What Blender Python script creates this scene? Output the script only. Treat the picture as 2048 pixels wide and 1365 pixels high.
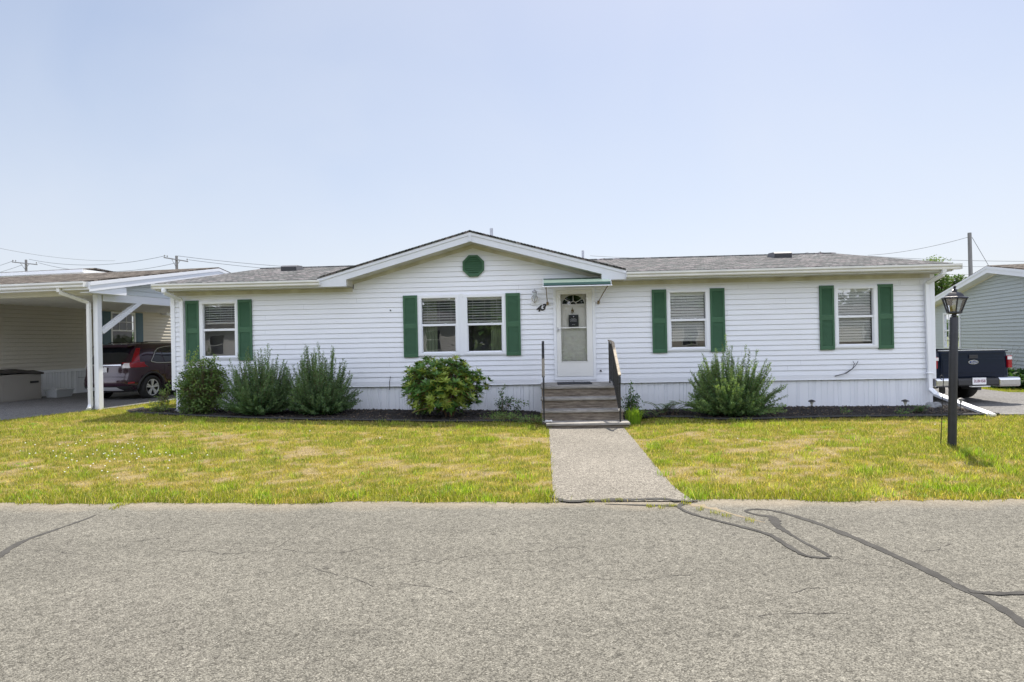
import bpy, bmesh, math, random
import numpy as np
from mathutils import Vector, Matrix, Euler
random.seed(7); rng = np.random.default_rng(11)
R = math.radians
S = bpy.context.scene
for o in list(bpy.data.objects): bpy.data.objects.remove(o, do_unlink=True)
C = S.collection

# ------------------------------------------------------------------ camera
F, YAW, ROLL, CH, CD = 1200.0, -0.0558, 0.0195, 1.69, 13.65      # focal px at 2048 wide
cam_d = bpy.data.cameras.new("camera"); cam = bpy.data.objects.new("camera", cam_d); C.objects.link(cam)
cam_d.sensor_width = 36; cam_d.lens = 36*F/2048; cam_d.clip_start = .05; cam_d.clip_end = 4000
cam.matrix_world = Matrix.Translation((0, -CD, CH)) @ Matrix.Rotation(-YAW, 4, 'Z') @ Matrix.Rotation(math.pi/2, 4, 'X') @ Matrix.Rotation(-ROLL, 4, 'Z')
S.camera = cam
# ------------------------------------------------------------------ light
SDX, SDY = -0.22, -0.52            # shadow offset per metre of height
el = math.atan2(1, math.hypot(SDX, SDY)); az = math.atan2(-SDX, -SDY)
w = bpy.data.worlds.new("World"); S.world = w; w.use_nodes = True
nt = w.node_tree; nt.nodes.clear()
sky = nt.nodes.new('ShaderNodeTexSky'); sky.sky_type = 'NISHITA'; sky.sun_disc = False
sky.sun_elevation = el; sky.sun_rotation = az; sky.air_density = 1.0; sky.dust_density = 1.2; sky.ozone_density = 2.2; sky.altitude = 0
bg = nt.nodes.new('ShaderNodeBackground'); bg.inputs[1].default_value = 0.15
wo = nt.nodes.new('ShaderNodeOutputWorld')
gmn = nt.nodes.new('ShaderNodeGamma'); gmn.inputs[1].default_value = .60          # hazy summer sky: less contrast than the clear-air model
skm = nt.nodes.new('ShaderNodeMix'); skm.data_type = 'RGBA'; skm.blend_type = 'MULTIPLY'; skm.inputs[0].default_value = 1; skm.inputs[7].default_value = (.885, .862, .892, 1)
nt.links.new(sky.outputs[0], gmn.inputs[0]); nt.links.new(gmn.outputs[0], skm.inputs[6]); 
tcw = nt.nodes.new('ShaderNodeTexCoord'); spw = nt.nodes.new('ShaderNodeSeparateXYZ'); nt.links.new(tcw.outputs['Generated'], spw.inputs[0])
mrw = nt.nodes.new('ShaderNodeMapRange'); mrw.inputs[1].default_value = .05; mrw.inputs[2].default_value = -.6; mrw.inputs[3].default_value = 0; mrw.inputs[4].default_value = 1   # extra sky glow added behind the camera to lift the shaded house front
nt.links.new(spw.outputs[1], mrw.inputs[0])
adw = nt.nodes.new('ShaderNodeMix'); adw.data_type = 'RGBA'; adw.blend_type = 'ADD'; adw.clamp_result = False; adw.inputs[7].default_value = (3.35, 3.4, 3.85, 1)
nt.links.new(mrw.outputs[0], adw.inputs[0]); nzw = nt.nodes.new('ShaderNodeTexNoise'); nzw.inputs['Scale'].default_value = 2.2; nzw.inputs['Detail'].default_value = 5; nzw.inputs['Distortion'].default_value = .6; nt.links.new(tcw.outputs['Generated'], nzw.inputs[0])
mnw = nt.nodes.new('ShaderNodeMapRange'); mnw.inputs[1].default_value = .35; mnw.inputs[2].default_value = .7; mnw.inputs[3].default_value = .0; mnw.inputs[4].default_value = .22; nt.links.new(nzw.outputs[0], mnw.inputs[0])
hzw = nt.nodes.new('ShaderNodeMix'); hzw.data_type = 'RGBA'; hzw.clamp_result = False; hzw.inputs[7].default_value = (2.45, 2.55, 2.75, 1)
hgt_ = nt.nodes.new('ShaderNodeMapRange'); hgt_.inputs[1].default_value = .0; hgt_.inputs[2].default_value = .42; hgt_.inputs[3].default_value = .55; hgt_.inputs[4].default_value = .0; nt.links.new(spw.outputs[2], hgt_.inputs[0])   # haze towards the horizon
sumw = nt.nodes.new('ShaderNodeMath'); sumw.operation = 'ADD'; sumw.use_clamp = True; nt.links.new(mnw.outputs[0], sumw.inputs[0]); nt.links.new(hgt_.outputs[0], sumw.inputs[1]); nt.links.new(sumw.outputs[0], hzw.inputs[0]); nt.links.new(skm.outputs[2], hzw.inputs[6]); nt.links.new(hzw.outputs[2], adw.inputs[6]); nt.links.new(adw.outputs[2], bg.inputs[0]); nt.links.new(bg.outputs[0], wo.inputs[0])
sl = bpy.data.lights.new("sun", 'SUN'); sl.energy = 3.4; sl.angle = R(.53); sl.color = (1, .93, .82)
so = bpy.data.objects.new("sun", sl); C.objects.link(so)
so.rotation_euler = Vector((SDX, SDY, -1)).to_track_quat('-Z', 'Y').to_euler()
so.location = (5, 12, 20)
S.view_settings.view_transform = 'Standard'; S.view_settings.look = 'None'; S.view_settings.gamma = 1
S.view_settings.exposure = 1.20
S.render.engine = 'CYCLES'
S.cycles.max_bounces = 8; S.cycles.transparent_max_bounces = 12
S.render.resolution_x = 1024; S.render.resolution_y = 682

# ------------------------------------------------------------------ helpers
def ray(px, py):
    c, s, cr, sr = math.cos(YAW), math.sin(YAW), math.cos(ROLL), math.sin(ROLL)
    a, b = px-1024, py-682.5
    X = cr*a - sr*b; Y = sr*a + cr*b
    xr, d, u = X/F, 1.0, -Y/F
    return (c*xr + s*d, -s*xr + c*d, u)
def at(px, py, Y):
    r = ray(px, py); t = (Y+CD)/r[1]; return Vector((t*r[0], Y, CH+t*r[2]))
def gp(px, py, z=0.0):
    r = ray(px, py); t = (z-CH)/r[2]; return Vector((t*r[0], -CD+t*r[1], z))

def tag(o, label=None, cat=None, group=None, kind=None):
    if label: o['label'] = label
    if cat: o['category'] = cat
    if group: o['group'] = group
    if kind: o['kind'] = kind
    return o
def empty(name, loc=(0, 0, 0), rz=0, label=None, cat=None, group=None):
    o = bpy.data.objects.new(name, None); C.objects.link(o); o.location = loc; o.rotation_euler = (0, 0, rz)
    o.empty_display_size = .1
    return tag(o, label, cat, group)

class MB:
    """collects primitives and builds ONE mesh object"""
    def __init__(s): s.v = []; s.f = []; s.m = []; s.sm = []
    def add(s, vs, fs, mi=0, smooth=False):
        b = len(s.v); s.v += [tuple(v) for v in vs]
        for f in fs: s.f.append(tuple(i+b for i in f)); s.m.append(mi); s.sm.append(smooth)
        return s
    def box(s, x0, x1, y0, y1, z0, z1, mi=0):
        vs = [(x0,y0,z0),(x1,y0,z0),(x1,y1,z0),(x0,y1,z0),(x0,y0,z1),(x1,y0,z1),(x1,y1,z1),(x0,y1,z1)]
        return s.add(vs, [(0,3,2,1),(4,5,6,7),(0,1,5,4),(1,2,6,5),(2,3,7,6),(3,0,4,7)], mi)
    def obox(s, c, ax, ay, az_, mi=0):
        c, ax, ay, az_ = map(Vector, (c, ax, ay, az_))
        vs = [c+i*ax+j*ay+k*az_ for k in (-1, 1) for i, j in ((-1,-1),(1,-1),(1,1),(-1,1))]
        return s.add(vs, [(0,3,2,1),(4,5,6,7),(0,1,5,4),(1,2,6,5),(2,3,7,6),(3,0,4,7)], mi)
    def bar(s, a, b, w, h=None, up=(0, 0, 1), mi=0):
        a, b = Vector(a), Vector(b); d = b-a; L = d.length; d.normalize(); up = Vector(up)
        if abs(d.dot(up)) > .98: up = Vector((0, 1, 0))
        r = d.cross(up).normalized(); u = r.cross(d); h = h or w
        return s.obox((a+b)/2, r*w/2, d*L/2, u*h/2, mi)
    def tube(s, pts, r, n=8, mi=0, cap=True, smooth=True):
        pts = [Vector(p) for p in pts]; rs = r if isinstance(r, (list, tuple)) else [r]*len(pts)
        rings = []; prev = None
        for i, p in enumerate(pts):
            d = (pts[min(i+1, len(pts)-1)]-pts[max(i-1, 0)])
            d = d.normalized() if d.length > 1e-9 else Vector((0, 0, 1))
            if prev is None:
                up = Vector((0, 0, 1)) if abs(d.z) < .9 else Vector((1, 0, 0)); prev = d.cross(up).normalized()
            a = (prev - d*prev.dot(d)).normalized(); b = d.cross(a); prev = a
            rings.append([p+(a*math.cos(t)+b*math.sin(t))*rs[i] for t in [2*math.pi*k/n for k in range(n)]])
        vs = [v for g in rings for v in g]; fs = []
        for i in range(len(pts)-1):
            for k in range(n):
                fs.append((i*n+k, i*n+(k+1)%n, (i+1)*n+(k+1)%n, (i+1)*n+k))
        s.add(vs, fs, mi, smooth)
        if cap:
            s.add(rings[0], [tuple(range(n-1, -1, -1))], mi); s.add(rings[-1], [tuple(range(n))], mi)
        return s
    def lathe(s, c, prof, n=16, mi=0, axis='Z', smooth=True, rot0=0):
        vs = []; fs = []
        for r, h in prof:
            for k in range(n):
                t = rot0+2*math.pi*k/n; a, b = r*math.cos(t), r*math.sin(t)
                p = (a, b, h) if axis == 'Z' else ((h, a, b) if axis == 'X' else (a, h, b))
                vs.append((c[0]+p[0], c[1]+p[1], c[2]+p[2]))
        for i in range(len(prof)-1):
            for k in range(n): fs.append((i*n+k, i*n+(k+1)%n, (i+1)*n+(k+1)%n, (i+1)*n+k))
        return s.add(vs, fs, mi, smooth)
    def prism(s, poly, y0, y1, mi=0):
        """poly (x,z) extruded along y"""
        n = len(poly)
        vs = [(x, y0, z) for x, z in poly]+[(x, y1, z) for x, z in poly]
        fs = [tuple(range(n)), tuple(range(2*n-1, n-1, -1))]+[(i, i+n, (i+1)%n+n, (i+1)%n) for i in range(n)]
        return s.add(vs, fs, mi)
    def prismx(s, poly, x0, x1, mi=0):
        """poly (y,z) extruded along x"""
        n = len(poly)
        vs = [(x0, y, z) for y, z in poly]+[(x1, y, z) for y, z in poly]
        fs = [tuple(range(n)), tuple(range(2*n-1, n-1, -1))]+[(i, i+n, (i+1)%n+n, (i+1)%n) for i in range(n)]
        return s.add(vs, fs, mi)
    def build(s, name, mat, parent=None, fix=True, bevel=0):
        me = bpy.data.meshes.new(name); me.from_pydata(s.v, [], s.f)
        for m_ in (mat if isinstance(mat, (list, tuple)) else [mat]): me.materials.append(m_)
        me.polygons.foreach_set('material_index', s.m); me.polygons.foreach_set('use_smooth', s.sm)
        if fix:
            bm = bmesh.new(); bm.from_mesh(me); bmesh.ops.recalc_face_normals(bm, faces=bm.faces); bm.to_mesh(me); bm.free()
        o = bpy.data.objects.new(name, me); C.objects.link(o)
        if parent: o.parent = parent
        if bevel:
            b = o.modifiers.new('bevel', 'BEVEL'); b.width = bevel; b.segments = 2; b.limit_method = 'ANGLE'
        return o

def fast_mesh(name, V, Fc, k, mat, parent=None, col=None, smooth=False):
    """V (n,3) float, Fc (m,k) int, col (n,3)"""
    me = bpy.data.meshes.new(name); n, m = len(V), len(Fc)
    me.vertices.add(n); me.vertices.foreach_set('co', np.asarray(V, np.float32).ravel())
    me.loops.add(m*k); me.loops.foreach_set('vertex_index', np.asarray(Fc, np.int32).ravel())
    me.polygons.add(m); me.polygons.foreach_set('loop_start', np.arange(0, m*k, k, dtype=np.int32))
    try: me.polygons.foreach_set('loop_total', np.full(m, k, np.int32))
    except Exception: pass
    if smooth: me.polygons.foreach_set('use_smooth', np.ones(m, bool))
    me.materials.append(mat)
    if col is not None:
        ca = me.color_attributes.new('Col', 'FLOAT_COLOR', 'POINT')
        c4 = np.ones((n, 4), np.float32); c4[:, :3] = col; ca.data.foreach_set('color', c4.ravel())
    me.update(calc_edges=True); me.validate()
    o = bpy.data.objects.new(name, me); C.objects.link(o)
    if parent: o.parent = parent
    return o

_tab = rng.random((256, 256))
def vnoise(x, y):
    x = np.asarray(x, float); y = np.asarray(y, float)
    xi = np.floor(x).astype(int); yi = np.floor(y).astype(int); fx = x-xi; fy = y-yi
    fx = fx*fx*(3-2*fx); fy = fy*fy*(3-2*fy)
    g = lambda a, b: _tab[a % 256, b % 256]
    return (g(xi, yi)*(1-fx)+g(xi+1, yi)*fx)*(1-fy)+(g(xi, yi+1)*(1-fx)+g(xi+1, yi+1)*fx)*fy
def fbm(x, y, o=4):
    s = 0; a = .5; t = 0
    for i in range(o): s = s+a*vnoise(np.asarray(x)*2**i+17*i, np.asarray(y)*2**i+31*i); t += a; a *= .55
    return s/t

# ------------------------------------------------------------------ materials
def mat(name, col, rough=.6, metal=0, var=0, vscale=5, bump=0, bscale=60, spec=.5, coat=0, stretch=None, col2=None):
    m = bpy.data.materials.new(name); m.use_nodes = True; t = m.node_tree; p = t.nodes['Principled BSDF']
    p.inputs['Base Color'].default_value = (*col, 1); p.inputs['Roughness'].default_value = rough
    p.inputs['Metallic'].default_value = metal; p.inputs['Specular IOR Level'].default_value = spec
    p.inputs['Coat Weight'].default_value = coat; p.inputs['Coat Roughness'].default_value = .03
    if var or bump:
        tc = t.nodes.new('ShaderNodeTexCoord'); mp = t.nodes.new('ShaderNodeMapping')
        t.links.new(tc.outputs['Object'], mp.inputs[0])
        if stretch: mp.inputs['Scale'].default_value = stretch
    if var:
        n = t.nodes.new('ShaderNodeTexNoise'); n.inputs['Scale'].default_value = vscale; n.inputs['Detail'].default_value = 6
        t.links.new(mp.outputs[0], n.inputs[0])
        r = t.nodes.new('ShaderNodeMapRange'); r.inputs[1].default_value = .3; r.inputs[2].default_value = .7
        t.links.new(n.outputs[0], r.inputs[0])
        mx = t.nodes.new('ShaderNodeMix'); mx.data_type = 'RGBA'
        c2 = col2 or tuple(c*(1-var) for c in col)
        mx.inputs[6].default_value = (*c2, 1); mx.inputs[7].default_value = (*col, 1)
        t.links.new(r.outputs[0], mx.inputs[0]); t.links.new(mx.outputs[2], p.inputs['Base Color'])
    if bump:
        n2 = t.nodes.new('ShaderNodeTexNoise'); n2.inputs['Scale'].default_value = bscale; n2.inputs['Detail'].default_value = 4
        t.links.new(mp.outputs[0], n2.inputs[0])
        b = t.nodes.new('ShaderNodeBump'); b.inputs['Strength'].default_value = bump; b.inputs['Distance'].default_value = .01
        t.links.new(n2.outputs[0], b.inputs['Height']); t.links.new(b.outputs[0], p.inputs['Normal'])
    return m

def leaf_mat(name, trans=.35, rough=.5, gain=1.0):
    m = bpy.data.materials.new(name); m.use_nodes = True; t = m.node_tree; p = t.nodes['Principled BSDF']
    a = t.nodes.new('ShaderNodeVertexColor'); a.layer_name = 'Col'
    p.inputs['Roughness'].default_value = rough; p.inputs['Specular IOR Level'].default_value = .35
    t.links.new(a.outputs[0], p.inputs['Base Color'])
    tr = t.nodes.new('ShaderNodeBsdfTranslucent')
    mu = t.nodes.new('ShaderNodeMix'); mu.data_type = 'RGBA'; mu.blend_type = 'MULTIPLY'; mu.inputs[0].default_value = 1
    mu.inputs[7].default_value = (1.7*gain, 1.7*gain, .7*gain, 1); t.links.new(a.outputs[0], mu.inputs[6]); t.links.new(mu.outputs[2], tr.inputs[0])
    mx = t.nodes.new('ShaderNodeMixShader'); mx.inputs[0].default_value = trans
    t.links.new(p.outputs[0], mx.inputs[1]); t.links.new(tr.outputs[0], mx.inputs[2])
    t.links.new(mx.outputs[0], t.nodes['Material Output'].inputs[0])
    return m

def glass_mat(name, fac=.3, tint=(.75, .8, .8), wav=.0, scale=3):
    m = bpy.data.materials.new(name); m.use_nodes = True; t = m.node_tree; t.nodes.remove(t.nodes['Principled BSDF'])
    tr = t.nodes.new('ShaderNodeBsdfTransparent'); tr.inputs[0].default_value = (*tint, 1)
    gl = t.nodes.new('ShaderNodeBsdfGlossy'); gl.inputs['Roughness'].default_value = .0; gl.inputs[0].default_value = (.95, .97, 1, 1)
    fr = t.nodes.new('ShaderNodeFresnel'); fr.inputs[0].default_value = 1.45
    ad = t.nodes.new('ShaderNodeMath'); ad.operation = 'ADD'; ad.use_clamp = True; ad.inputs[1].default_value = fac-.04
    t.links.new(fr.outputs[0], ad.inputs[0])
    mx = t.nodes.new('ShaderNodeMixShader'); t.links.new(ad.outputs[0], mx.inputs[0])
    t.links.new(tr.outputs[0], mx.inputs[1]); t.links.new(gl.outputs[0], mx.inputs[2])
    t.links.new(mx.outputs[0], t.nodes['Material Output'].inputs[0])
    if wav:
        n = t.nodes.new('ShaderNodeTexNoise'); n.inputs['Scale'].default_value = scale; n.inputs['Detail'].default_value = 1
        tc = t.nodes.new('ShaderNodeTexCoord'); t.links.new(tc.outputs['Object'], n.inputs[0])
        b = t.nodes.new('ShaderNodeBump'); b.inputs['Strength'].default_value = wav; b.inputs['Distance'].default_value = .02
        t.links.new(n.outputs[0], b.inputs['Height']); t.links.new(b.outputs[0], gl.inputs['Normal'])
    return m

def shingle_mat(name, c=((.018,.019,.022),(.070,.070,.073),(.125,.137,.135),(.165,.142,.148),(.40,.405,.42))):
    m = bpy.data.materials.new(name); m.use_nodes = True; t = m.node_tree; p = t.nodes['Principled BSDF']
    p.inputs['Roughness'].default_value = .95; p.inputs['Specular IOR Level'].default_value = .15
    tc = t.nodes.new('ShaderNodeTexCoord')
    mp = t.nodes.new('ShaderNodeMapping'); t.links.new(tc.outputs['Object'], mp.inputs[0]); mp.inputs['Scale'].default_value = (4.2, 7.2, 0.01)
    br = t.nodes.new('ShaderNodeTexBrick'); br.inputs['Scale'].default_value = 1; br.inputs['Brick Width'].default_value = 1; br.inputs['Row Height'].default_value = 1
    br.inputs['Mortar Size'].default_value = .07; br.inputs['Color1'].default_value = (0,0,0,1); br.inputs['Color2'].default_value = (1,1,1,1)
    br.inputs['Mortar'].default_value = (.0, .0, .0, 1); br.offset = .37; br.offset_frequency = 1; br.squash = .6; br.squash_frequency = 2
    t.links.new(mp.outputs[0], br.inputs[0])
    cr = t.nodes.new('ShaderNodeValToRGB'); cr.color_ramp.interpolation = 'LINEAR'
    for i, k in enumerate(c):
        e = cr.color_ramp.elements[i] if i < 2 else cr.color_ramp.elements.new(i/4)
        e.position = i/(len(c)-1); e.color = (*k, 1)
    nz = t.nodes.new('ShaderNodeTexNoise'); nz.inputs['Scale'].default_value = 7; nz.inputs['Detail'].default_value = 6; nz.inputs['Roughness'].default_value = .8
    mp2 = t.nodes.new('ShaderNodeMapping'); mp2.inputs['Scale'].default_value = (1, 2.5, .01); t.links.new(tc.outputs['Object'], mp2.inputs[0]); t.links.new(mp2.outputs[0], nz.inputs[0])
    mr = t.nodes.new('ShaderNodeMapRange'); mr.inputs[1].default_value = .38; mr.inputs[2].default_value = .62; t.links.new(nz.outputs[0], mr.inputs[0])
    av = t.nodes.new('ShaderNodeMix'); av.data_type = 'RGBA'; av.inputs[0].default_value = .38
    t.links.new(br.outputs[0], av.inputs[6]); t.links.new(mr.outputs[0], av.inputs[7])
    t.links.new(av.outputs[2], cr.inputs[0])
    gr = t.nodes.new('ShaderNodeTexNoise'); gr.inputs['Scale'].default_value = 160; t.links.new(tc.outputs['Object'], gr.inputs[0])
    mm = t.nodes.new('ShaderNodeMapRange'); mm.inputs[1].default_value = .3; mm.inputs[2].default_value = .7; mm.inputs[3].default_value = .6; mm.inputs[4].default_value = 1.35; t.links.new(gr.outputs[0], mm.inputs[0])
    mu = t.nodes.new('ShaderNodeMix'); mu.data_type = 'RGBA'; mu.blend_type = 'MULTIPLY'; mu.inputs[0].default_value = 1
    t.links.new(cr.outputs[0], mu.inputs[6]); t.links.new(mm.outputs[0], mu.inputs[7]); t.links.new(mu.outputs[2], p.inputs['Base Color'])
    b = t.nodes.new('ShaderNodeBump'); b.inputs['Strength'].default_value = .8; b.inputs['Distance'].default_value = .015
    t.links.new(av.outputs[2], b.inputs['Height']); t.links.new(b.outputs[0], p.inputs['Normal'])
    return m

def asphalt_mat(name, dark, light, scale=75, sand=False, patch=.12, lanes=False):
    m = bpy.data.materials.new(name); m.use_nodes = True; t = m.node_tree; p = t.nodes['Principled BSDF']
    p.inputs['Roughness'].default_value = .9; p.inputs['Specular IOR Level'].default_value = .25
    tc = t.nodes.new('ShaderNodeTexCoord')
    v = t.nodes.new('ShaderNodeTexVoronoi'); v.inputs['Scale'].default_value = scale; t.links.new(tc.outputs['Object'], v.inputs[0])
    sep = t.nodes.new('ShaderNodeSeparateColor'); t.links.new(v.outputs['Color'], sep.inputs[0])
    cr = t.nodes.new('ShaderNodeValToRGB'); e = cr.color_ramp.elements
    e[0].position = 0; e[0].color = (*dark, 1); e[1].position = 1; e[1].color = (*light, 1)
    mid = tuple((a*.55+b*.45) for a, b in zip(dark, light)); k = e.new(.45); k.color = (*mid, 1)
    k = e.new(.9); k.color = (*[(a*.3+b*.7) for a, b in zip(dark, light)], 1)
    t.links.new(sep.outputs[0], cr.inputs[0])
    # dark gaps between stones
    g = t.nodes.new('ShaderNodeMapRange'); g.inputs[1].default_value = .0; g.inputs[2].default_value = .7; g.inputs[3].default_value = 1.15; g.inputs[4].default_value = .55
    t.links.new(v.outputs['Distance'], g.inputs[0])
    n = t.nodes.new('ShaderNodeTexNoise'); n.inputs['Scale'].default_value = .7; n.inputs['Detail'].default_value = 7; n.inputs['Roughness'].default_value = .6; t.links.new(tc.outputs['Object'], n.inputs[0])
    g2 = t.nodes.new('ShaderNodeMapRange'); g2.inputs[1].default_value = .3; g2.inputs[2].default_value = .7; g2.inputs[3].default_value = 1-patch; g2.inputs[4].default_value = 1+patch
    t.links.new(n.outputs[0], g2.inputs[0])
    mm = t.nodes.new('ShaderNodeMath'); mm.operation = 'MULTIPLY'; t.links.new(g.outputs[0], mm.inputs[0]); t.links.new(g2.outputs[0], mm.inputs[1])
    n3 = t.nodes.new('ShaderNodeTexNoise'); n3.inputs['Scale'].default_value = 22; n3.inputs['Detail'].default_value = 3; t.links.new(tc.outputs['Object'], n3.inputs[0])
    g3 = t.nodes.new('ShaderNodeMapRange'); g3.inputs[1].default_value = .3; g3.inputs[2].default_value = .7; g3.inputs[3].default_value = .82; g3.inputs[4].default_value = 1.18; t.links.new(n3.outputs[0], g3.inputs[0])
    m4 = t.nodes.new('ShaderNodeMath'); m4.operation = 'MULTIPLY'; t.links.new(mm.outputs[0], m4.inputs[0]); t.links.new(g3.outputs[0], m4.inputs[1])
    last = m4
    if lanes:   # tyre-polished tracks, oily stains and pale worn stone, all along the road
        for sc_, dt, lo, hi, a_, b_ in (((.05, 1.1, 1), 4, .35, .65, .90, 1.08), ((.35, .8, 1), 8, .60, .72, 1.0, .84), ((9, 9, 1), 2, .25, .4, .70, 1.0)):
            mpl = t.nodes.new('ShaderNodeMapping'); mpl.inputs['Scale'].default_value = sc_; t.links.new(tc.outputs['Object'], mpl.inputs[0])
            nl_ = t.nodes.new('ShaderNodeTexNoise'); nl_.inputs['Scale'].default_value = 1; nl_.inputs['Detail'].default_value = dt; t.links.new(mpl.outputs[0], nl_.inputs[0])
            ml = t.nodes.new('ShaderNodeMapRange'); ml.inputs[1].default_value = lo; ml.inputs[2].default_value = hi; ml.inputs[3].default_value = a_; ml.inputs[4].default_value = b_; t.links.new(nl_.outputs[0], ml.inputs[0])
            q_ = t.nodes.new('ShaderNodeMath'); q_.operation = 'MULTIPLY'; t.links.new(last.outputs[0], q_.inputs[0]); t.links.new(ml.outputs[0], q_.inputs[1]); last = q_
    mu = t.nodes.new('ShaderNodeMix'); mu.data_type = 'RGBA'; mu.blend_type = 'MULTIPLY'; mu.inputs[0].default_value = 1
    t.links.new(cr.outputs[0], mu.inputs[6]); t.links.new(last.outputs[0], mu.inputs[7])
    out = mu.outputs[2]
    if sand:   # washed sand lying along the grass edge
        sx = t.nodes.new('ShaderNodeSeparateXYZ'); t.links.new(tc.outputs['Object'], sx.inputs[0])
        ns = t.nodes.new('ShaderNodeTexNoise'); ns.inputs['Scale'].default_value = 1.6; ns.inputs['Detail'].default_value = 5; t.links.new(tc.outputs['Object'], ns.inputs[0])
        a = t.nodes.new('ShaderNodeMath'); a.operation = 'MULTIPLY_ADD'; a.inputs[1].default_value = .55; t.links.new(ns.outputs[0], a.inputs[0]); t.links.new(sx.outputs[1], a.inputs[2])
        r = t.nodes.new('ShaderNodeMapRange'); r.inputs[1].default_value = -7.36; r.inputs[2].default_value = -7.06; r.inputs[3].default_value = 0; r.inputs[4].default_value = .42; t.links.new(a.outputs[0], r.inputs[0])
        mx = t.nodes.new('ShaderNodeMix'); mx.data_type = 'RGBA'; mx.inputs[7].default_value = (.36, .30, .22, 1)
        t.links.new(r.outputs[0], mx.inputs[0]); t.links.new(out, mx.inputs[6]); out = mx.outputs[2]
    t.links.new(out, p.inputs['Base Color'])
    b = t.nodes.new('ShaderNodeBump'); b.inputs['Strength'].default_value = .7; b.inputs['Distance'].default_value = .006; b.invert = True
    t.links.new(v.outputs['Distance'], b.inputs['Height']); t.links.new(b.outputs[0], p.inputs['Normal'])
    return m

def wood_mat(name, c1, c2, sc=(1.2, 1, 14)):
    m = bpy.data.materials.new(name); m.use_nodes = True; t = m.node_tree; p = t.nodes['Principled BSDF']; p.inputs['Roughness'].default_value = .85
    tc = t.nodes.new('ShaderNodeTexCoord'); mp = t.nodes.new('ShaderNodeMapping'); mp.inputs['Scale'].default_value = sc; t.links.new(tc.outputs['Object'], mp.inputs[0])
    n = t.nodes.new('ShaderNodeTexNoise'); n.inputs['Scale'].default_value = 3.5; n.inputs['Detail'].default_value = 9; n.inputs['Roughness'].default_value = .72; t.links.new(mp.outputs[0], n.inputs[0])
    cr = t.nodes.new('ShaderNodeValToRGB'); cr.color_ramp.elements[0].position = .36; cr.color_ramp.elements[0].color = (*c1, 1); cr.color_ramp.elements[1].position = .64; cr.color_ramp.elements[1].color = (*c2, 1)
    t.links.new(n.outputs[0], cr.inputs[0]); t.links.new(cr.outputs[0], p.inputs['Base Color'])
    b = t.nodes.new('ShaderNodeBump'); b.inputs['Strength'].default_value = .5; b.inputs['Distance'].default_value = .01; t.links.new(n.outputs[0], b.inputs['Height']); t.links.new(b.outputs[0], p.inputs['Normal'])
    return m

M = {}
M['vinyl'] = mat('white_vinyl', (.78, .80, .85), .42, var=.05, vscale=1.4, stretch=(1, 1, 5))
M['trim'] = mat('white_trim', (.80, .82, .86), .35, var=.03, vscale=2)
M['soffit'] = mat('stained_soffit', (.66, .65, .58), .6, var=.28, vscale=3, col2=(.47, .45, .37))
M['gutter'] = mat('gutter_enamel', (.76, .76, .74), .35, var=.12, vscale=3, stretch=(1, 1, .3))
M['green'] = mat('shutter_green', (.043, .122, .062), .65, var=.12, vscale=4)
M['shingle'] = shingle_mat('asphalt_shingles')
M['shingle2'] = shingle_mat('brown_shingles', ((.015,.014,.013),(.055,.047,.040),(.10,.086,.075),(.17,.15,.13),(.27,.25,.225)))
M['glass'] = glass_mat('window_glass', .17, (.97, .98, .98), wav=.05, scale=2.6)
M['carglass'] = mat('car_glass', (.012, .014, .018), .03, spec=.9)
M['blind'] = mat('blind_slats', (.90, .90, .87), .5)
M['room'] = mat('dark_room', (.15, .15, .155), .9)
M['curtain'] = mat('green_curtain', (.30, .36, .24), .9, var=.5, vscale=9, stretch=(3, 1, .1))
M['black'] = mat('black_iron', (.02, .02, .022), .45, bump=.3, bscale=40)
M['rail_top'] = mat('worn_rail_cap', (.42, .35, .26), .7, var=.6, vscale=9, stretch=(1, 4, 1))
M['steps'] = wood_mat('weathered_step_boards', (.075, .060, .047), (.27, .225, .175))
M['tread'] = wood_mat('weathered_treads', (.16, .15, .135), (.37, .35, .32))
M['mulch'] = mat('black_mulch', (.028, .024, .022), .95, var=.6, vscale=30, bump=1, bscale=45)
M['edging'] = mat('edging_plastic', (.02, .02, .02), .6)
M['chips'] = mat('mulch_chips', (.05, .042, .038), .9, var=.5, vscale=20)
M['litter'] = mat('leaf_litter', (.20, .15, .10), .9, var=.5, vscale=20)
M['door'] = mat('storm_door', (.78, .78, .76), .4, var=.03)
M['innerdoor'] = mat('inner_door', (.80, .79, .73), .5)
M['postm'] = mat('post_iron', (.030, .030, .036), .5, var=.3, vscale=8, bump=.4, bscale=25)
M['brass'] = mat('aged_brass', (.30, .22, .13), .4, metal=.8, var=.4, vscale=30)
M['pewter'] = mat('pewter', (.45, .46, .50), .4, metal=.6)
M['frost'] = mat('lantern_glass', (.60, .66, .76), .15, spec=.8)
M['lens'] = glass_mat('lantern_pane', .22, (.9, .92, .95))
M['bulb'] = mat('bulb', (.85, .84, .78), .3)
M['chrome'] = mat('chrome', (.58, .59, .61), .16, metal=1)
M['tyre'] = mat('tyre_rubber', (.018, .018, .018), .8, bump=.3, bscale=60)
M['alloy'] = mat('alloy_rim', (.72, .73, .75), .3, metal=.5)
M['maroon'] = mat('maroon_paint', (.030, .006, .019), .25, metal=.1, coat=1, spec=.4)
M['navy'] = mat('dark_green_blue_paint', (.002, .008, .024), .3, spec=.15, coat=.3)
M['plastic'] = mat('dark_plastic', (.03, .03, .032), .55, bump=.2, bscale=90)
M['red'] = mat('red_lens', (.30, .004, .012), .15, spec=.5, coat=.4)
M['clear'] = mat('clear_lens', (.75, .70, .70), .12, coat=1)
M['plate'] = mat('plate_white', (.80, .80, .82), .4)
M['platetxt'] = mat('plate_lettering', (.22, .05, .10), .5)
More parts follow.
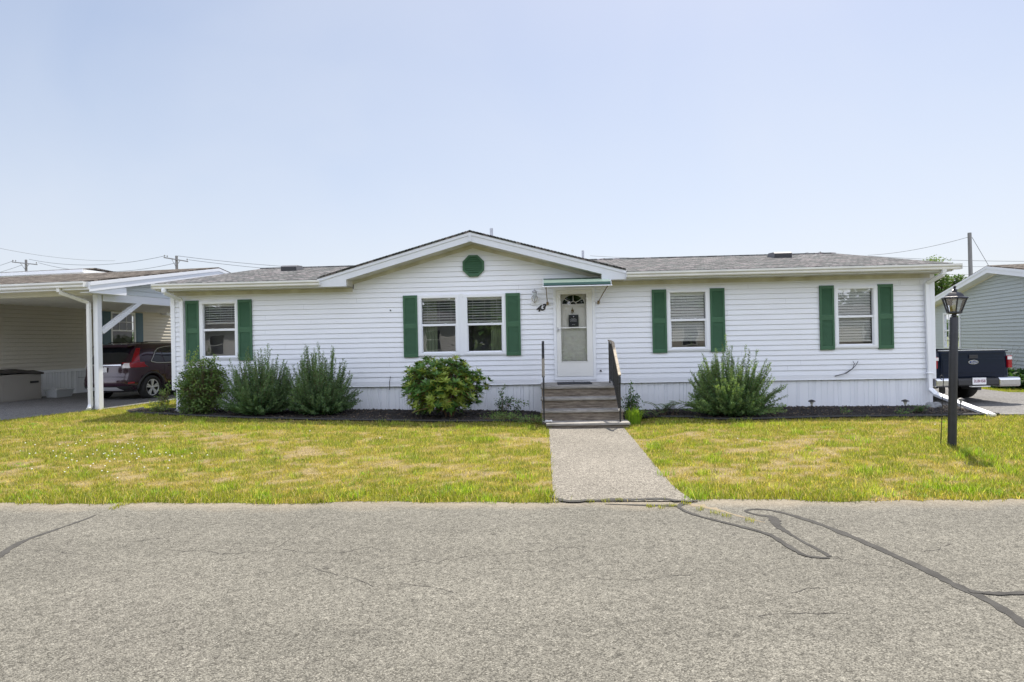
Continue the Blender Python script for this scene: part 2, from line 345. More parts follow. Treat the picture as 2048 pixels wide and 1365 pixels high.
M['beige'] = mat('tan_vinyl', (.58, .545, .475), .5, var=.05, vscale=1.4, stretch=(1, 1, 5))
M['bluesh'] = mat('blue_shutter', (.055, .12, .17), .5)
M['ceil'] = mat('carport_ceiling', (.80, .80, .76), .6, var=.05)
M['sage'] = mat('grey_green_vinyl', (.43, .47, .465), .5, var=.04, vscale=1.4, stretch=(1, 1, 5))
M['boxm'] = mat('storage_box_resin', (.33, .31, .28), .6, var=.05)
M['lid'] = mat('storage_box_lid', (.055, .05, .045), .6)
M['pole'] = mat('weathered_pole', (.25, .24, .245), .85, var=.35, vscale=6, stretch=(3, 3, .3))
M['wire'] = mat('cable', (.07, .07, .08), .6)
M['bark'] = mat('bark', (.12, .085, .06), .9, var=.5, vscale=20, bump=.8, bscale=40)
M['twig'] = mat('brown_twig', (.16, .11, .07), .9)
M['leaf'] = leaf_mat('leaf'); M['gleaf'] = leaf_mat('glossy_leaf', .25, .28)
M['grass'] = leaf_mat('grass_blade', .42, .6)
M['stone'] = mat('grey_stone', (.36, .37, .38), .85, var=.45, vscale=12, bump=.8, bscale=18)
M['opptrim'] = mat('grey_trim', (.42, .42, .42), .6)  # plain greyer trim colour for the window frames across the road
M['road'] = asphalt_mat('worn_asphalt', (.088, .083, .069), (.345, .33, .282), 120, sand=True, patch=.09, lanes=True)
M['path'] = asphalt_mat('exposed_aggregate', (.10, .09, .075), (.49, .455, .39), 100, patch=.12)
M['drive'] = asphalt_mat('driveway_asphalt', (.10, .10, .10), (.37, .36, .35), 80)
M['tar'] = mat('tar_seal', (.060, .058, .055), .95, var=.45, vscale=9, bump=.8, bscale=70, col2=(.085, .083, .078), spec=.08)
M['crack'] = mat('crack_dirt', (.05, .045, .04), .95)
M['sand'] = mat('sandy_dirt', (.27, .22, .15), .95, var=.3, vscale=12, bump=.6, bscale=50)

# ------------------------------------------------------------------ terrain
_ax = np.array([-30, -11, -8.5, -4, -1.0, -.3, .1, 1.5, 2.2, 5, 8.5, 10, 30]); _az = np.array([.22, .22, .20, .14, .08, .05, .02, .02, .05, .08, .06, .05, .0])
def zg(x, y):
    x = np.asarray(x, float); y = np.asarray(y, float)
    A = np.interp(x, _ax, _az); t = np.clip((y+7.2)/4.6, 0, 1); t = t*t*(3-2*t)
    return A*t - .01*(1-t)
def edge_y(x): return -7.30 - .02*np.asarray(x)*0 + .14*(vnoise(np.asarray(x)*1.3, 3.3)-.5) + .10*(vnoise(np.asarray(x)*5.3, 9.3)-.5)

def poly_mask(P, x, y):
    x = np.asarray(x); y = np.asarray(y); ins = np.zeros(x.shape, bool); n = len(P)
    for i in range(n):
        x1, y1 = P[i]; x2, y2 = P[(i+1) % n]
        if y1 == y2: continue
        c = ((y1 > y) != (y2 > y)) & (x < (x2-x1)*(y-y1)/(y2-y1)+x1); ins ^= c
    return ins
BED_L = [(-9.75, .35), (-9.72, -.25), (-9.3, -.6), (-8.6, -.8), (-7.5, -1.18), (-6.2, -1.5), (-4.6, -1.75), (-3.2, -1.85), (-2.3, -1.88), (-1.5, -1.86), (-.7, -1.7), (-.16, -1.5), (-.16, .35)]
BED_R = [(1.5, .3), (1.5, -1.5), (2.2, -1.25), (2.82, -1.35), (3.2, -1.72), (3.8, -1.88), (4.6, -1.84), (5.9, -1.72), (7.5, -1.72), (8.75, -1.5), (8.75, .3)]
WALK = [(.05, -7.34), (.03, -2.2), (1.43, -2.2), (1.42, -6.6), (1.45, -7.0), (1.52, -7.34)]
DR_L = [(-10.15, 16), (-10.35, 3.0), (-10.75, .5), (-11.5, -1.9), (-12.6, -3.7), (-14.5, -7.25), (-26, -7.25), (-26, 16)]
DR_R = [(8.62, 20), (8.62, -.3), (8.8, -1.35), (9.6, -1.9), (12.5, -4.2), (15.5, -7.2), (30, -7.2), (21, 0), (12.4, 3.2), (12.7, 20)]

def grass_col(x, y):
    """patchy lawn: 0 dry straw .. 1 green ; returns colour"""
    p = fbm(x*.8+4, y*1.5+9, 4); q = fbm(x*5.3+40, y*8.9+7, 3); r = vnoise(x*11, y*13)
    g = np.clip((p-.47)*1.7+(q-.5)*2.9+.61+(r-.5)*.42, 0, 1)
    ed = np.clip(1-(y-edge_y(x))/.8, 0, 1)*np.clip((vnoise(x*1.1+3, y*.4)-.22)*3.5, 0, 1)     # lush strip along the road
    g = np.clip(g+.75*ed, 0, 1)
    nearpost = np.exp(-(((x-6.1)/.9)**2+((y+4.6)/.8)**2)); g = np.clip(g+.6*nearpost, 0, 1)
    g = np.where(y > -3.0, np.clip(g+.22, 0, 1), g)
    dry = np.array([.42, .34, .18]); mid = np.array([.33, .28, .065]); grn = np.array([.215, .245, .036])
    g = g[..., None]
    c = np.where(g < .5, dry+(mid-dry)*g*2, mid+(grn-mid)*(g-.5)*2)
    return c*(.80+.36*r[..., None])*np.array([.97, .95, .95]), g[..., 0]

# big ground sheet to the horizon
me = MB(); me.add([(-900, -900, -.12), (900, -900, -.12), (900, 1500, -.12), (-900, 1500, -.12)], [(0, 1, 2, 3)])
gr = me.build('ground', mat('far_grass', (.13, .15, .05), .95, var=.4, vscale=.5), fix=False); tag(gr, kind='structure')

# lawn sheet
xs = np.arange(-20, 22.01, .12); ys = np.concatenate([np.arange(0, 1.0001, 1/60)**1.0])
nx = len(xs); yy = np.arange(-7.3, 18, .12); ny = len(yy)
X, Y = np.meshgrid(xs, yy); Y = Y.copy(); Y[0] = edge_y(xs)
Y[1] = np.maximum(Y[1], Y[0]+.03)
Z = zg(X, Y)
Vv = np.stack([X, Y, Z], -1).reshape(-1, 3)
i = np.arange(nx-1)[None, :]+np.arange(ny-1)[:, None]*nx; Fq = np.stack([i, i+1, i+1+nx, i+nx], -1).reshape(-1, 4)
cc, gg = grass_col(Vv[:, 0], Vv[:, 1])
lm = bpy.data.materials.new('lawn_thatch'); lm.use_nodes = True; t = lm.node_tree; p = t.nodes['Principled BSDF']; p.inputs['Roughness'].default_value = .95; p.inputs['Specular IOR Level'].default_value = .1
a = t.nodes.new('ShaderNodeVertexColor'); a.layer_name = 'Col'; n = t.nodes.new('ShaderNodeTexNoise'); n.inputs['Scale'].default_value = 55; n.inputs['Detail'].default_value = 5
tc = t.nodes.new('ShaderNodeTexCoord'); t.links.new(tc.outputs['Object'], n.inputs[0])
mr = t.nodes.new('ShaderNodeMapRange'); mr.inputs[1].default_value = .3; mr.inputs[2].default_value = .7; mr.inputs[3].default_value = .35; mr.inputs[4].default_value = 1.15; t.links.new(n.outputs[0], mr.inputs[0])
mu = t.nodes.new('ShaderNodeMix'); mu.data_type = 'RGBA'; mu.blend_type = 'MULTIPLY'; mu.inputs[0].default_value = 1; t.links.new(a.outputs[0], mu.inputs[6]); t.links.new(mr.outputs[0], mu.inputs[7]); t.links.new(mu.outputs[2], p.inputs['Base Color'])
b = t.nodes.new('ShaderNodeBump'); b.inputs['Strength'].default_value = .9; b.inputs['Distance'].default_value = .02; t.links.new(n.outputs[0], b.inputs['Height']); t.links.new(b.outputs[0], p.inputs['Normal'])
lawn = fast_mesh('lawn', Vv, Fq, 4, lm, col=cc*.8, smooth=True); tag(lawn, kind='structure')

# road, with tar seams and cracks as its parts
rb = MB(); rb.add([(-70, -16.5, -.012), (70, -16.5, -.012), (70, -7.05, -.012), (-70, -7.05, -.012)], [(0, 1, 2, 3)])
road = rb.build('road', M['road'], fix=False); tag(road, kind='structure')
def sheet(name, P, dz, m, parent=None):
    """flat polygon draped on the terrain, triangulated on a fine grid"""
    xs_ = [q[0] for q in P]; ys_ = [q[1] for q in P]
    bm = bmesh.new(); vs = [bm.verts.new((x, y, 0)) for x, y in P]; bm.faces.new(vs)
    for ax, lo, hi in (((1, 0, 0), min(xs_), max(xs_)), ((0, 1, 0), min(ys_), max(ys_))):
        k = lo+.3
        while k < hi:
            co = (k, 0, 0) if ax[0] else (0, k, 0)
            bmesh.ops.bisect_plane(bm, geom=bm.verts[:]+bm.edges[:]+bm.faces[:], plane_co=co, plane_no=ax); k += .45
    for v in bm.verts: v.co.z = float(zg(v.co.x, v.co.y))+dz
    bmesh.ops.recalc_face_normals(bm, faces=bm.faces)
    m_ = bpy.data.meshes.new(name); bm.to_mesh(m_); bm.free(); m_.materials.append(m)
    o = bpy.data.objects.new(name, m_); C.objects.link(o); o.parent = parent
    return o
tag(sheet('walkway', WALK, .008, M['path']), kind='structure')
tag(sheet('driveway', DR_L, .012, M['drive']), kind='structure')
tag(sheet('driveway', DR_R, .012, M['drive']), kind='structure')

def ribbon(pts, ws, z=-.008, jit=.25, sub=6, seed=0):
    """winding flat strip; pts photo pixels on the road, ws widths in metres"""
    r_ = random.Random(seed); P = [gp(x, y, 0) for x, y in pts]; out = []; W = []
    for i in range(len(P)-1):
        a, b_ = P[max(i-1, 0)], P[i]; c, d = P[i+1], P[min(i+2, len(P)-1)]
        for k in range(sub):
            t_ = k/sub; t2 = t_*t_; t3 = t2*t_
            out.append(.5*((2*b_)+(-a+c)*t_+(2*a-5*b_+4*c-d)*t2+(-a+3*b_-3*c+d)*t3)); W.append((ws[i]+(ws[i+1]-ws[i])*t_)*r_.uniform(.75, 1.2))
    out.append(P[-1]); W.append(ws[-1]); vs = []; fs = []
    for i, q in enumerate(out):
        d = (out[min(i+1, len(out)-1)]-out[max(i-1, 0)]); d.z = 0; d.normalize(); n_ = Vector((-d.y, d.x, 0)); w_ = W[i]*.34
        vs.append(q+n_*w_*(1+r_.uniform(-jit, jit))+Vector((0, 0, z))); vs.append(q-n_*w_*(1+r_.uniform(-jit, jit))+Vector((0, 0, z)))
    for i in range(len(out)-1): fs.append((2*i, 2*i+1, 2*i+3, 2*i+2))
    return vs, fs
def seam(name, pts, ws, m, z=-.0095, jit=.25, seed=0, sub=6, par=road):
    b_ = MB(); v_, f_ = ribbon(pts, ws, z, jit, sub, seed); b_.add(v_, f_); return b_.build(name, m, par, fix=False)
seam('tar_seam', [(-30, 1128), (0, 1108), (45, 1081), (110, 1058), (170, 1037), (192, 1028)], [0.123, 0.114, 0.088, 0.061, 0.052, 0.018], M['tar'], seed=1)
seam('tar_seam', [(1100, 992), (1130, 1002), (1190, 1001), (1250, 1000), (1320, 999), (1375, 1003), (1395, 1000)], [0.035, 0.088, 0.079, 0.105, 0.105, 0.079, 0.035], M['tar'], z=.003, seed=2, jit=.8)
seam('tar_seam', [(1210, 1007), (1290, 1009), (1340, 1010), (1362, 1011)], [0.018, 0.070, 0.088, 0.052], M['tar'], z=-.0075, seed=3, jit=.5)
seam('tar_seam', [(1352, 985), (1366, 992), (1378, 1001), (1358, 1012), (1389, 1028), (1460, 1046), (1537, 1067), (1578, 1092), (1614, 1110), (1660, 1114)], [0.035, 0.105, 0.088, 0.061, 0.061, 0.070, 0.070, 0.070, 0.061, 0.035], M['tar'], seed=4, z=-.0065)
seam('tar_seam', [(1660, 1111), (1636, 1097), (1609, 1083), (1580, 1066), (1555, 1050), (1549, 1040), (1542, 1032), (1515, 1028), (1491, 1021), (1510, 1017), (1553, 1021), (1635, 1045), (1737, 1086), (1839, 1132), (1900, 1162), (1947, 1184), (2000, 1212), (2060, 1252)], [0.052, 0.052, 0.044, 0.052, 0.105, 0.140, 0.088, 0.052, 0.052, 0.061, 0.070, 0.096, 0.096, 0.105, 0.105, 0.114, 0.105, 0.105], M['tar'], seed=5, z=-.0085)
seam('tar_seam', [(1938, 1181), (1990, 1185), (2060, 1184)], [0.052, 0.070, 0.061], M['tar'], seed=6, z=-.0055)
for k, pts in enumerate([[(250, 1084), (300, 1078), (350, 1070), (400, 1068)], [(330, 1098), (413, 1100), (473, 1107), (558, 1095), (644, 1105), (741, 1094), (762, 1100)], [(591, 1126), (650, 1140), (698, 1153), (752, 1169), (830, 1166), (907, 1182)],
    [(740, 1140), (784, 1131), (832, 1118), (870, 1122), (913, 1113), (1020, 1105), (1095, 1098), (1128, 1091), (1169, 1096)], [(1583, 1184), (1614, 1173), (1655, 1172)], [(1670, 1112), (1700, 1120), (1808, 1135)],
    [(1839, 1104), (1870, 1096), (1900, 1086)], [(1160, 1150), (1220, 1158), (1300, 1156), (1380, 1148)], [(40, 1100), (110, 1098), (170, 1108)], [(555, 1090), (600, 1070), (630, 1050)], [(1520, 1230), (1610, 1222), (1700, 1226)]]):
    q = []
    for a, b in zip(pts[:-1], pts[1:]):
        for j in range(4): q.append((a[0]+(b[0]-a[0])*j/4+random.uniform(-4, 4), a[1]+(b[1]-a[1])*j/4+random.uniform(-2.5, 2.5)))
    q.append(pts[-1])
    seam('crack', q, [.003+.006*random.random() for _ in q], M['crack'], z=-.0095, jit=.7, seed=20+k, sub=3)

# bare sandy patch where path, road and lawn meet
v_, f_ = ribbon([(1352, 1002), (1400, 1010), (1450, 1022), (1500, 1036), (1530, 1043)], [.05, .16, .09, .05, .01], -.0105, .7, 6, 9)
MB().add(v_, f_).build('sand_patch', M['sand'], road, fix=False)

# ------------------------------------------------------------------ grass blades (stuff)
def blades(name, x, y, h, wdt, col, label, lean=.5, mat_=None, z=None):
    n = len(x); zz = zg(x, y) if z is None else z; th = rng.random(n)*2*math.pi; ld = rng.random(n)*2*math.pi; ll = h*lean*rng.random(n)
    dx, dy = np.cos(th)*wdt/2, np.sin(th)*wdt/2
    lx, ly = np.cos(ld)*ll, np.sin(ld)*ll
    V = np.zeros((n, 5, 3)); V[:, 0] = np.stack([x-dx, y-dy, zz-.005], -1); V[:, 1] = np.stack([x+dx, y+dy, zz-.005], -1)
    V[:, 2] = np.stack([x+dx*.8+lx*.35, y+dy*.8+ly*.35, zz+h*.55], -1); V[:, 3] = np.stack([x-dx*.8+lx*.35, y-dy*.8+ly*.35, zz+h*.55], -1)
    V[:, 4] = np.stack([x+lx, y+ly, zz+h*(1-.15*lean)], -1)
    b = np.arange(n)[:, None]*5
    tri = np.concatenate([b+np.array([[0, 1, 2]]), b+np.array([[0, 2, 3]]), b+np.array([[3, 2, 4]])], 0)
    c = np.repeat(col[:, None, :], 5, 1); c[:, 4] *= 1.1
    o = fast_mesh(name, V.reshape(-1, 3), tri, 3, mat_ or M['grass'], col=c.reshape(-1, 3))
    tag(o, label, 'grass', kind='stuff'); return o
def allowed(x, y, extra=0):
    jx = rng.normal(0, .022, np.shape(x)); jy = rng.normal(0, .02, np.shape(x)); ok = (y > edge_y(x)-.03+rng.normal(0, .018, np.shape(x)))
    for P in (BED_L, BED_R, WALK, DR_L, DR_R): ok &= ~poly_mask(P, x+jx, y+jy)
    ok &= ~((x > -8.8) & (x < 8.55) & (y > -.2))
    return ok
N = 620000
x = rng.uniform(-15.5, 13.5, N); y = -7.4+ (rng.random(N)**1.15)*10.5
ok = allowed(x, y) & (x > -11.5-(y+CD)*.25) ; x, y = x[ok], y[ok]
cc, gg = grass_col(x, y)
keep = rng.random(len(x)) < .45+.55*gg; x, y, cc, gg = x[keep], y[keep], cc[keep], gg[keep]
h = (.018+.030*rng.random(len(x)))*(.55+.85*gg)
lush = np.clip(1-(y-edge_y(x))/.6, 0, 1)*(vnoise(x*1.7, y*2.2+50) > .36); h = h*(1+.65*lush)
cl = (vnoise(x*3.1+70, y*3.1+20) > .84) | (vnoise(x*7.7+10, y*7.7+90) > .87); h = h*np.where(cl, 1.8, 1)
cc = cc*(.55+.95*rng.random(len(x))**1.3)[:, None]*1.08; dd_ = rng.random(len(x)) < .16; cc[dd_] = np.array([.50, .40, .21])*(.7+.6*rng.random(dd_.sum()))[:, None]
cc[cl] = cc[cl]*np.array([.95, 1.2, .8])
blades('grass', x, y, h, .0045+.003*rng.random(len(x)), cc, 'sunlit patchy lawn of short green and straw dry grass in front of the house', lean=.9)
# strip of grass beyond the right driveway, by the neighbour's wall
xs2 = rng.uniform(12.4, 17, 40000); ys2 = rng.uniform(1, 16, 40000)
k = ~poly_mask(DR_R, xs2, ys2)
c2, _ = grass_col(xs2[k], ys2[k]); c2 = c2*.5+np.array([.2, .26, .03])*.6
blades('grass', xs2[k], ys2[k], .03+.04*rng.random(k.sum()), .008, c2, 'strip of bright grass between the right driveway and grey neighbour house', lean=.8)
# clover heads on the left of the lawn
n = 70; px = rng.normal(210, 90, n); py = rng.normal(905, 16, n); V = []; Fc = []
cb = MB()
for a, b in zip(px, py):
    if b < 865 or a < 20 or a > 480: continue
    q = gp(a, b, .12); zz = float(zg(q.x, q.y)); cb.lathe((q.x, q.y, zz+.035), [(.0, -.009), (.009, -.004), (.011, .003), (.006, .009), (0, .011)], 6)
for a, b in ((1475, 875), (1520, 880), (1870, 850), (330, 865), (620, 870), (760, 880)):
    q = gp(a, b, .1); cb.lathe((q.x, q.y, float(zg(q.x, q.y))+.035), [(.0, -.009), (.01, -.004), (.012, .003), (.006, .009), (0, .011)], 6)
tag(cb.build('clover_flowers', mat('clover_white', (.75, .74, .66), .8)), 'scattered white clover heads in the grass left of the walkway', 'clover', kind='stuff')

def tuft(n_, cx, cy, rad, hh, spread, col, wd=.006, zoff=0, curve=1.0, name='grass_tuft', z0=None):
    V = []; Fc = []; Cl = []
    for _ in range(n_):
        a = random.uniform(0, 2*math.pi); r_ = rad*math.sqrt(random.random()); bx, by = cx+r_*math.cos(a), cy+r_*math.sin(a)
        zz = (float(zg(bx, by)) if z0 is None else z0)+zoff
        d = random.uniform(0, 2*math.pi); L = hh*random.uniform(.6, 1.05); s_ = spread*L*random.random()
        nseg = 5; pv = Vector((-math.sin(d), math.cos(d), 0)); base = len(V)
        c = np.array(col)*random.uniform(.8, 1.25)
        for k in range(nseg+1):
            t_ = k/nseg; out = s_*t_**1.8*curve; up = L*(t_-.28*spread*t_**3)
            w_ = wd*(1-t_**2.2*.92)/2
            p_ = Vector((bx+math.cos(d)*out, by+math.sin(d)*out, zz+up)); V += [p_-pv*w_, p_+pv*w_]; Cl += [c, c]
        for k in range(nseg): Fc.append((base+2*k, base+2*k+1, base+2*k+3, base+2*k+2))
    return V, Fc, Cl
def tuft_obj(name, parts, label, cat, mat_=None):
    V, Fc, Cl = [], [], []
    for v, f, c in parts:
        b = len(V); V += v; Fc += [tuple(i+b for i in q) for q in f]; Cl += c
    o = fast_mesh(name, np.array([tuple(v) for v in V]), np.array(Fc), 4, mat_ or M['grass'], col=np.array(Cl)); return tag(o, label, cat)
YG = (.22, .34, .03)
q = gp(1268, 848, .04); 
tuft_obj('ornamental_grass', [tuft(230, q.x, q.y+.05, .15, .42, .75, (.25, .38, .035), .009)], 'bright yellow green clump of long grass at the right foot of the steps', 'grass clump')
parts = []
for a, b in ((1180, 1003), (1212, 1002), (1238, 1001), (1300, 1012), (1325, 1014), (1345, 1011), (1430, 1026), (1452, 1031), (1500, 1041), (1398, 1018), (1372, 1006), (228, 1016), (240, 1010), (250, 1007)):
    q = gp(a, b, 0); parts.append(tuft(26, q.x, q.y, .05, .05, 1.0, (.27, .28, .05), .005, z0=-.01))
o = tuft_obj('crack_weeds', parts, 'small yellowing weeds growing in the seam between walkway and road', 'weeds'); o['kind'] = 'stuff'
parts = []
for a, b, hh, nn in ((440, 858, .17, 22), (412, 852, .10, 10), (1735, 885, .14, 40), (1700, 880, .12, 30), (1940, 905, .16, 60), (1980, 915, .14, 50), (700, 985, .11, 40), (870, 985, .10, 40), (1050, 950, .14, 30), (1080, 975, .12, 40), (1300, 890, .14, 40), (1280, 905, .12, 30), (1330, 940, .13, 40), (1390, 985, .14, 50), (60, 990, .09, 30), (980, 990, .10, 40), (1920, 975, .14, 50), (1845, 880, .12, 30), (300, 985, .09, 30), (540, 990, .10, 30), (1010, 880, .10, 30), (360, 858, .1, 12)):
    q = gp(a, b, .06)
    if not allowed(np.array([q.x]), np.array([q.y]))[0]: continue
    parts.append(tuft(nn, q.x, q.y, .12 if nn > 20 else .03, hh, .9, YG, .006))
o = tuft_obj('long_grass', parts, 'taller light green grass tufts standing out of the mown lawn', 'grass'); o['kind'] = 'stuff'

parts = []; partsd = []; k = 0; rl_ = random.Random(99)
while k < 620:
    x_ = rl_.uniform(-14, 12); y_ = (-7.25+abs(rl_.gauss(0, .35))) if rl_.random() < .5 else rl_.uniform(-7, -2)
    k += 1
    if vnoise(x_*.9+30, y_*1.4+11) < .45 or not allowed(np.array([x_]), np.array([y_]))[0]: continue
    (parts if rl_.random() < .8 else partsd).append(tuft(rl_.randint(16, 44), x_, y_, rl_.uniform(.05, .13), rl_.uniform(.035, .075), 1.3, (.21*rl_.uniform(.8, 1.2), .31*rl_.uniform(.8, 1.2), .035), .007))
o = tuft_obj('crabgrass', parts, 'bright green crabgrass clumps spreading through the lawn and along the road edge', 'grass'); o['kind'] = 'stuff'
# ------------------------------------------------------------------ mulch beds
def bed(P, label, edge_idx):
    e = empty('flower_bed', (0, 0, 0), 0, label, 'flower bed')
    sh = sheet('mulch', P, .03, M['mulch'], e)
    cb = MB(); xs_ = [p[0] for p in P]; ys_ = [p[1] for p in P]; cnt = 0
    while cnt < 3800:
        x_, y_ = random.uniform(min(xs_), max(xs_)), random.uniform(min(ys_), -.02)
        if not poly_mask(P, np.array([x_]), np.array([y_]))[0]: continue
        cnt += 1; d = Vector((random.gauss(0, 1), random.gauss(0, 1), random.gauss(0, .35))).normalized(); u = d.orthogonal().normalized()
        w_ = u.cross(d); L = random.uniform(.012, .035)
        cb.obox((x_, y_, float(zg(x_, y_))+.035+random.random()*.015), d*L, u*.006, w_*.004)
    cb.m = [1 if (i_//6) % 9 == 0 else 0 for i_ in range(len(cb.m))]; ch = cb.build('mulch_chips', [M['chips'], M['litter']], e, fix=False); ch['kind'] = 'stuff'
    eb = MB(); pts = [Vector((P[i][0], P[i][1], float(zg(*P[i]))+.035)) for i in edge_idx]
    fine = []
    for a, b in zip(pts[:-1], pts[1:]):
        for j in range(4): fine.append(a.lerp(b, j/4))
    fine.append(pts[-1])
    eb.tube(fine, .026, 8); eb.tube([f_-Vector((0, 0, .04)) for f_ in fine], .014, 6)
    eb.build('edging', M['edging'], e)
    return e
bed(BED_L, 'black mulch bed with plastic edging left of the steps', range(0, 12))
bed(BED_R, 'black mulch bed with plastic edging right of the steps', range(2, 10))

# ------------------------------------------------------------------ plants
def leafset():
    return dict(V=[], F=[], C=[])
def add_leaf(L, p, d, n_, ln, wd, col, fold=.25, droop=0):
    """diamond leaf of 6 verts / 4 quads-ish folded about its midrib"""
    d = d.normalized(); s_ = d.cross(n_)
    if s_.length < 1e-4: s_ = d.orthogonal()
    s_.normalize(); n2 = s_.cross(d)
    b = len(L['V']); m1 = p+d*ln*.45-n2*droop*ln*.1; tip = p+d*ln-n2*droop*ln*.35
    L['V'] += [p, m1+s_*wd*.5+n2*wd*fold, tip, m1-s_*wd*.5+n2*wd*fold, m1]
    L['F'] += [(b, b+4, b+1), (b+4, b+2, b+1), (b, b+3, b+4), (b+4, b+3, b+2)]
    L['C'] += [col]*5
def leaves_obj(L, name, m, parent):
    return fast_mesh(name, np.array([tuple(v) for v in L['V']]), np.array(L['F']), 3, m, parent, col=np.array(L['C']))
def rv(s_=1): return Vector((random.gauss(0, s_), random.gauss(0, s_), random.gauss(0, s_)))

def willow_bush(base, H, W, label, seed, nst=200, col=(.090, .165, .078), col2=(.21, .30, .14), D=None):
    random.seed(seed); D = D or W; e = empty('flowering_shrub', base, 0, label, 'shrub'); L = leafset(); st = MB()
    for i in range(nst):
        a = random.uniform(0, 2*math.pi); th = math.acos(max(-.02, 1-random.random()*1.02)); lob = 1+.12*math.sin(3*a+seed)+.08*math.sin(5*a+2*seed+4*th)
        L_ = lob*(random.uniform(.84, 1.0) if random.random() < .7 else random.uniform(.45, .8))*(1.14 if random.random() < .12 else 1)
        tip = Vector((math.sin(th)*math.cos(a)*W/2*L_, math.sin(th)*math.sin(a)*D/2*L_, max(.10, H*(math.cos(th)*.93+.07)*L_)))
        hgt = tip.length; b0 = Vector((math.cos(a)*W*.05, math.sin(a)*D*.05, 0)); pts = []; bend = Vector((random.uniform(-.05, .05), random.uniform(-.05, .05), 0))
        for k in range(9):
            t_ = k/8; q = b0.lerp(tip, t_)+Vector((math.cos(a), math.sin(a), 0))*(.10*math.sin(math.pi*t_)*math.sin(th))+bend*math.sin(math.pi*t_)
            q.z += .05*math.sin(math.pi*t_)+.06*t_**3*math.sin(th); pts.append(q+rv(.005))
        st.tube(pts, [.006*(1-.75*k/8) for k in range(9)], 4, cap=False)
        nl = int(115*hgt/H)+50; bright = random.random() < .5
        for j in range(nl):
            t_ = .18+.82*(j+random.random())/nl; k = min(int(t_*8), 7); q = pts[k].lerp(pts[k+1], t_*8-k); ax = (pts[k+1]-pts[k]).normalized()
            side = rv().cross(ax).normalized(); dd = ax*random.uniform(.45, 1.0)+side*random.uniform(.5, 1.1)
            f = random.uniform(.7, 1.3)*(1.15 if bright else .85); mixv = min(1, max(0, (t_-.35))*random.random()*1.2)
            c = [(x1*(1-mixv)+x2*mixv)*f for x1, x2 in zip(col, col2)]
            ln = random.uniform(.045, .080)*(1.15-.6*t_)
            add_leaf(L, q+rv(.008), dd, rv(), ln, ln*.34, c, .15, .3)
    st.build('stem', M['twig'], e); leaves_obj(L, 'foliage', M['leaf'], e); return e

def rhodo(base, H, W, label, seed):
    random.seed(seed); e = empty('rhododendron', base, 0, label, 'shrub'); L = leafset(); st = MB(); tips = []
    trunks = []
    for i in range(7):
        a = random.uniform(0, 6.28); b0 = Vector((math.cos(a)*.06+.15, math.sin(a)*.05, 0)); k = b0+Vector((math.cos(a)*.25, math.sin(a)*.2, H*.45))
        st.tube([b0, b0.lerp(k, .5)+rv(.02), k], [.022, .018, .013], 6); trunks.append(k)
    for i in range(860):
        z_ = random.random(); a = random.uniform(0, 6.28); rr = random.uniform(.72, 1.0) if random.random() < .8 else random.uniform(.3, .7)
        el_ = math.asin(2*z_-1)*.98; zc = H*.52
        prof = (math.cos(el_))**.75
        p_ = Vector((math.cos(a)*prof*rr*W/2, math.sin(a)*prof*rr*W*.42, zc+math.sin(el_)*H*.46*rr))
        lump = 1+.14*math.sin(a*3+1.3)+.10*math.sin(a*5+el_*4); p_.x *= lump; p_.y *= lump
        if p_.z < .08: p_.z = .08+random.random()*.1
        if p_.x > .45 and p_.z > H*.62: p_.x *= .82
        o_ = (p_-Vector((0, 0, H*.35))).normalized(); tips.append(p_)
        tr = min(trunks, key=lambda k: (k-p_).length)
        if rr > .7 and i % 2 == 0: st.tube([tr, tr.lerp(p_, .55)+rv(.03)-Vector((0, 0, .03)), p_], [.010, .006, .004], 4, cap=False)
        ax = (o_*.7+Vector((0, 0, .75))).normalized(); nl = random.randint(8, 12); yel = random.random()
        ph = random.random()*6.28; s1 = ax.orthogonal().normalized(); s2 = ax.cross(s1)
        for j in range(nl):
            aa = ph+6.28*j/nl+random.uniform(-.2, .2); out = s1*math.cos(aa)+s2*math.sin(aa); u = random.uniform(.2, 1.2)
            dd = out+ax*u; ln = random.uniform(.095, .15); f = random.uniform(.75, 1.3)
            c = (.085, .175, .042) if yel < .62 else (.27, .34, .065)
            if random.random() < .02: c = (.30, .20, .06)
            add_leaf(L, p_-ax*.02*random.random(), dd, ax, ln, ln*.31, [v*f for v in c], .12, random.uniform(.1, .8))
    # a dead bare branch low down
    st.tube([(.1, -.12, .12), (-.12, -.45, .26), (-.35, -.55, .22), (-.52, -.56, .16)], [.012, .010, .007, .004], 5)
    st.build('branch', mat('reddish_bark', (.20, .11, .075), .9, var=.4, vscale=20), e); leaves_obj(L, 'foliage', M['gleaf'], e); return e

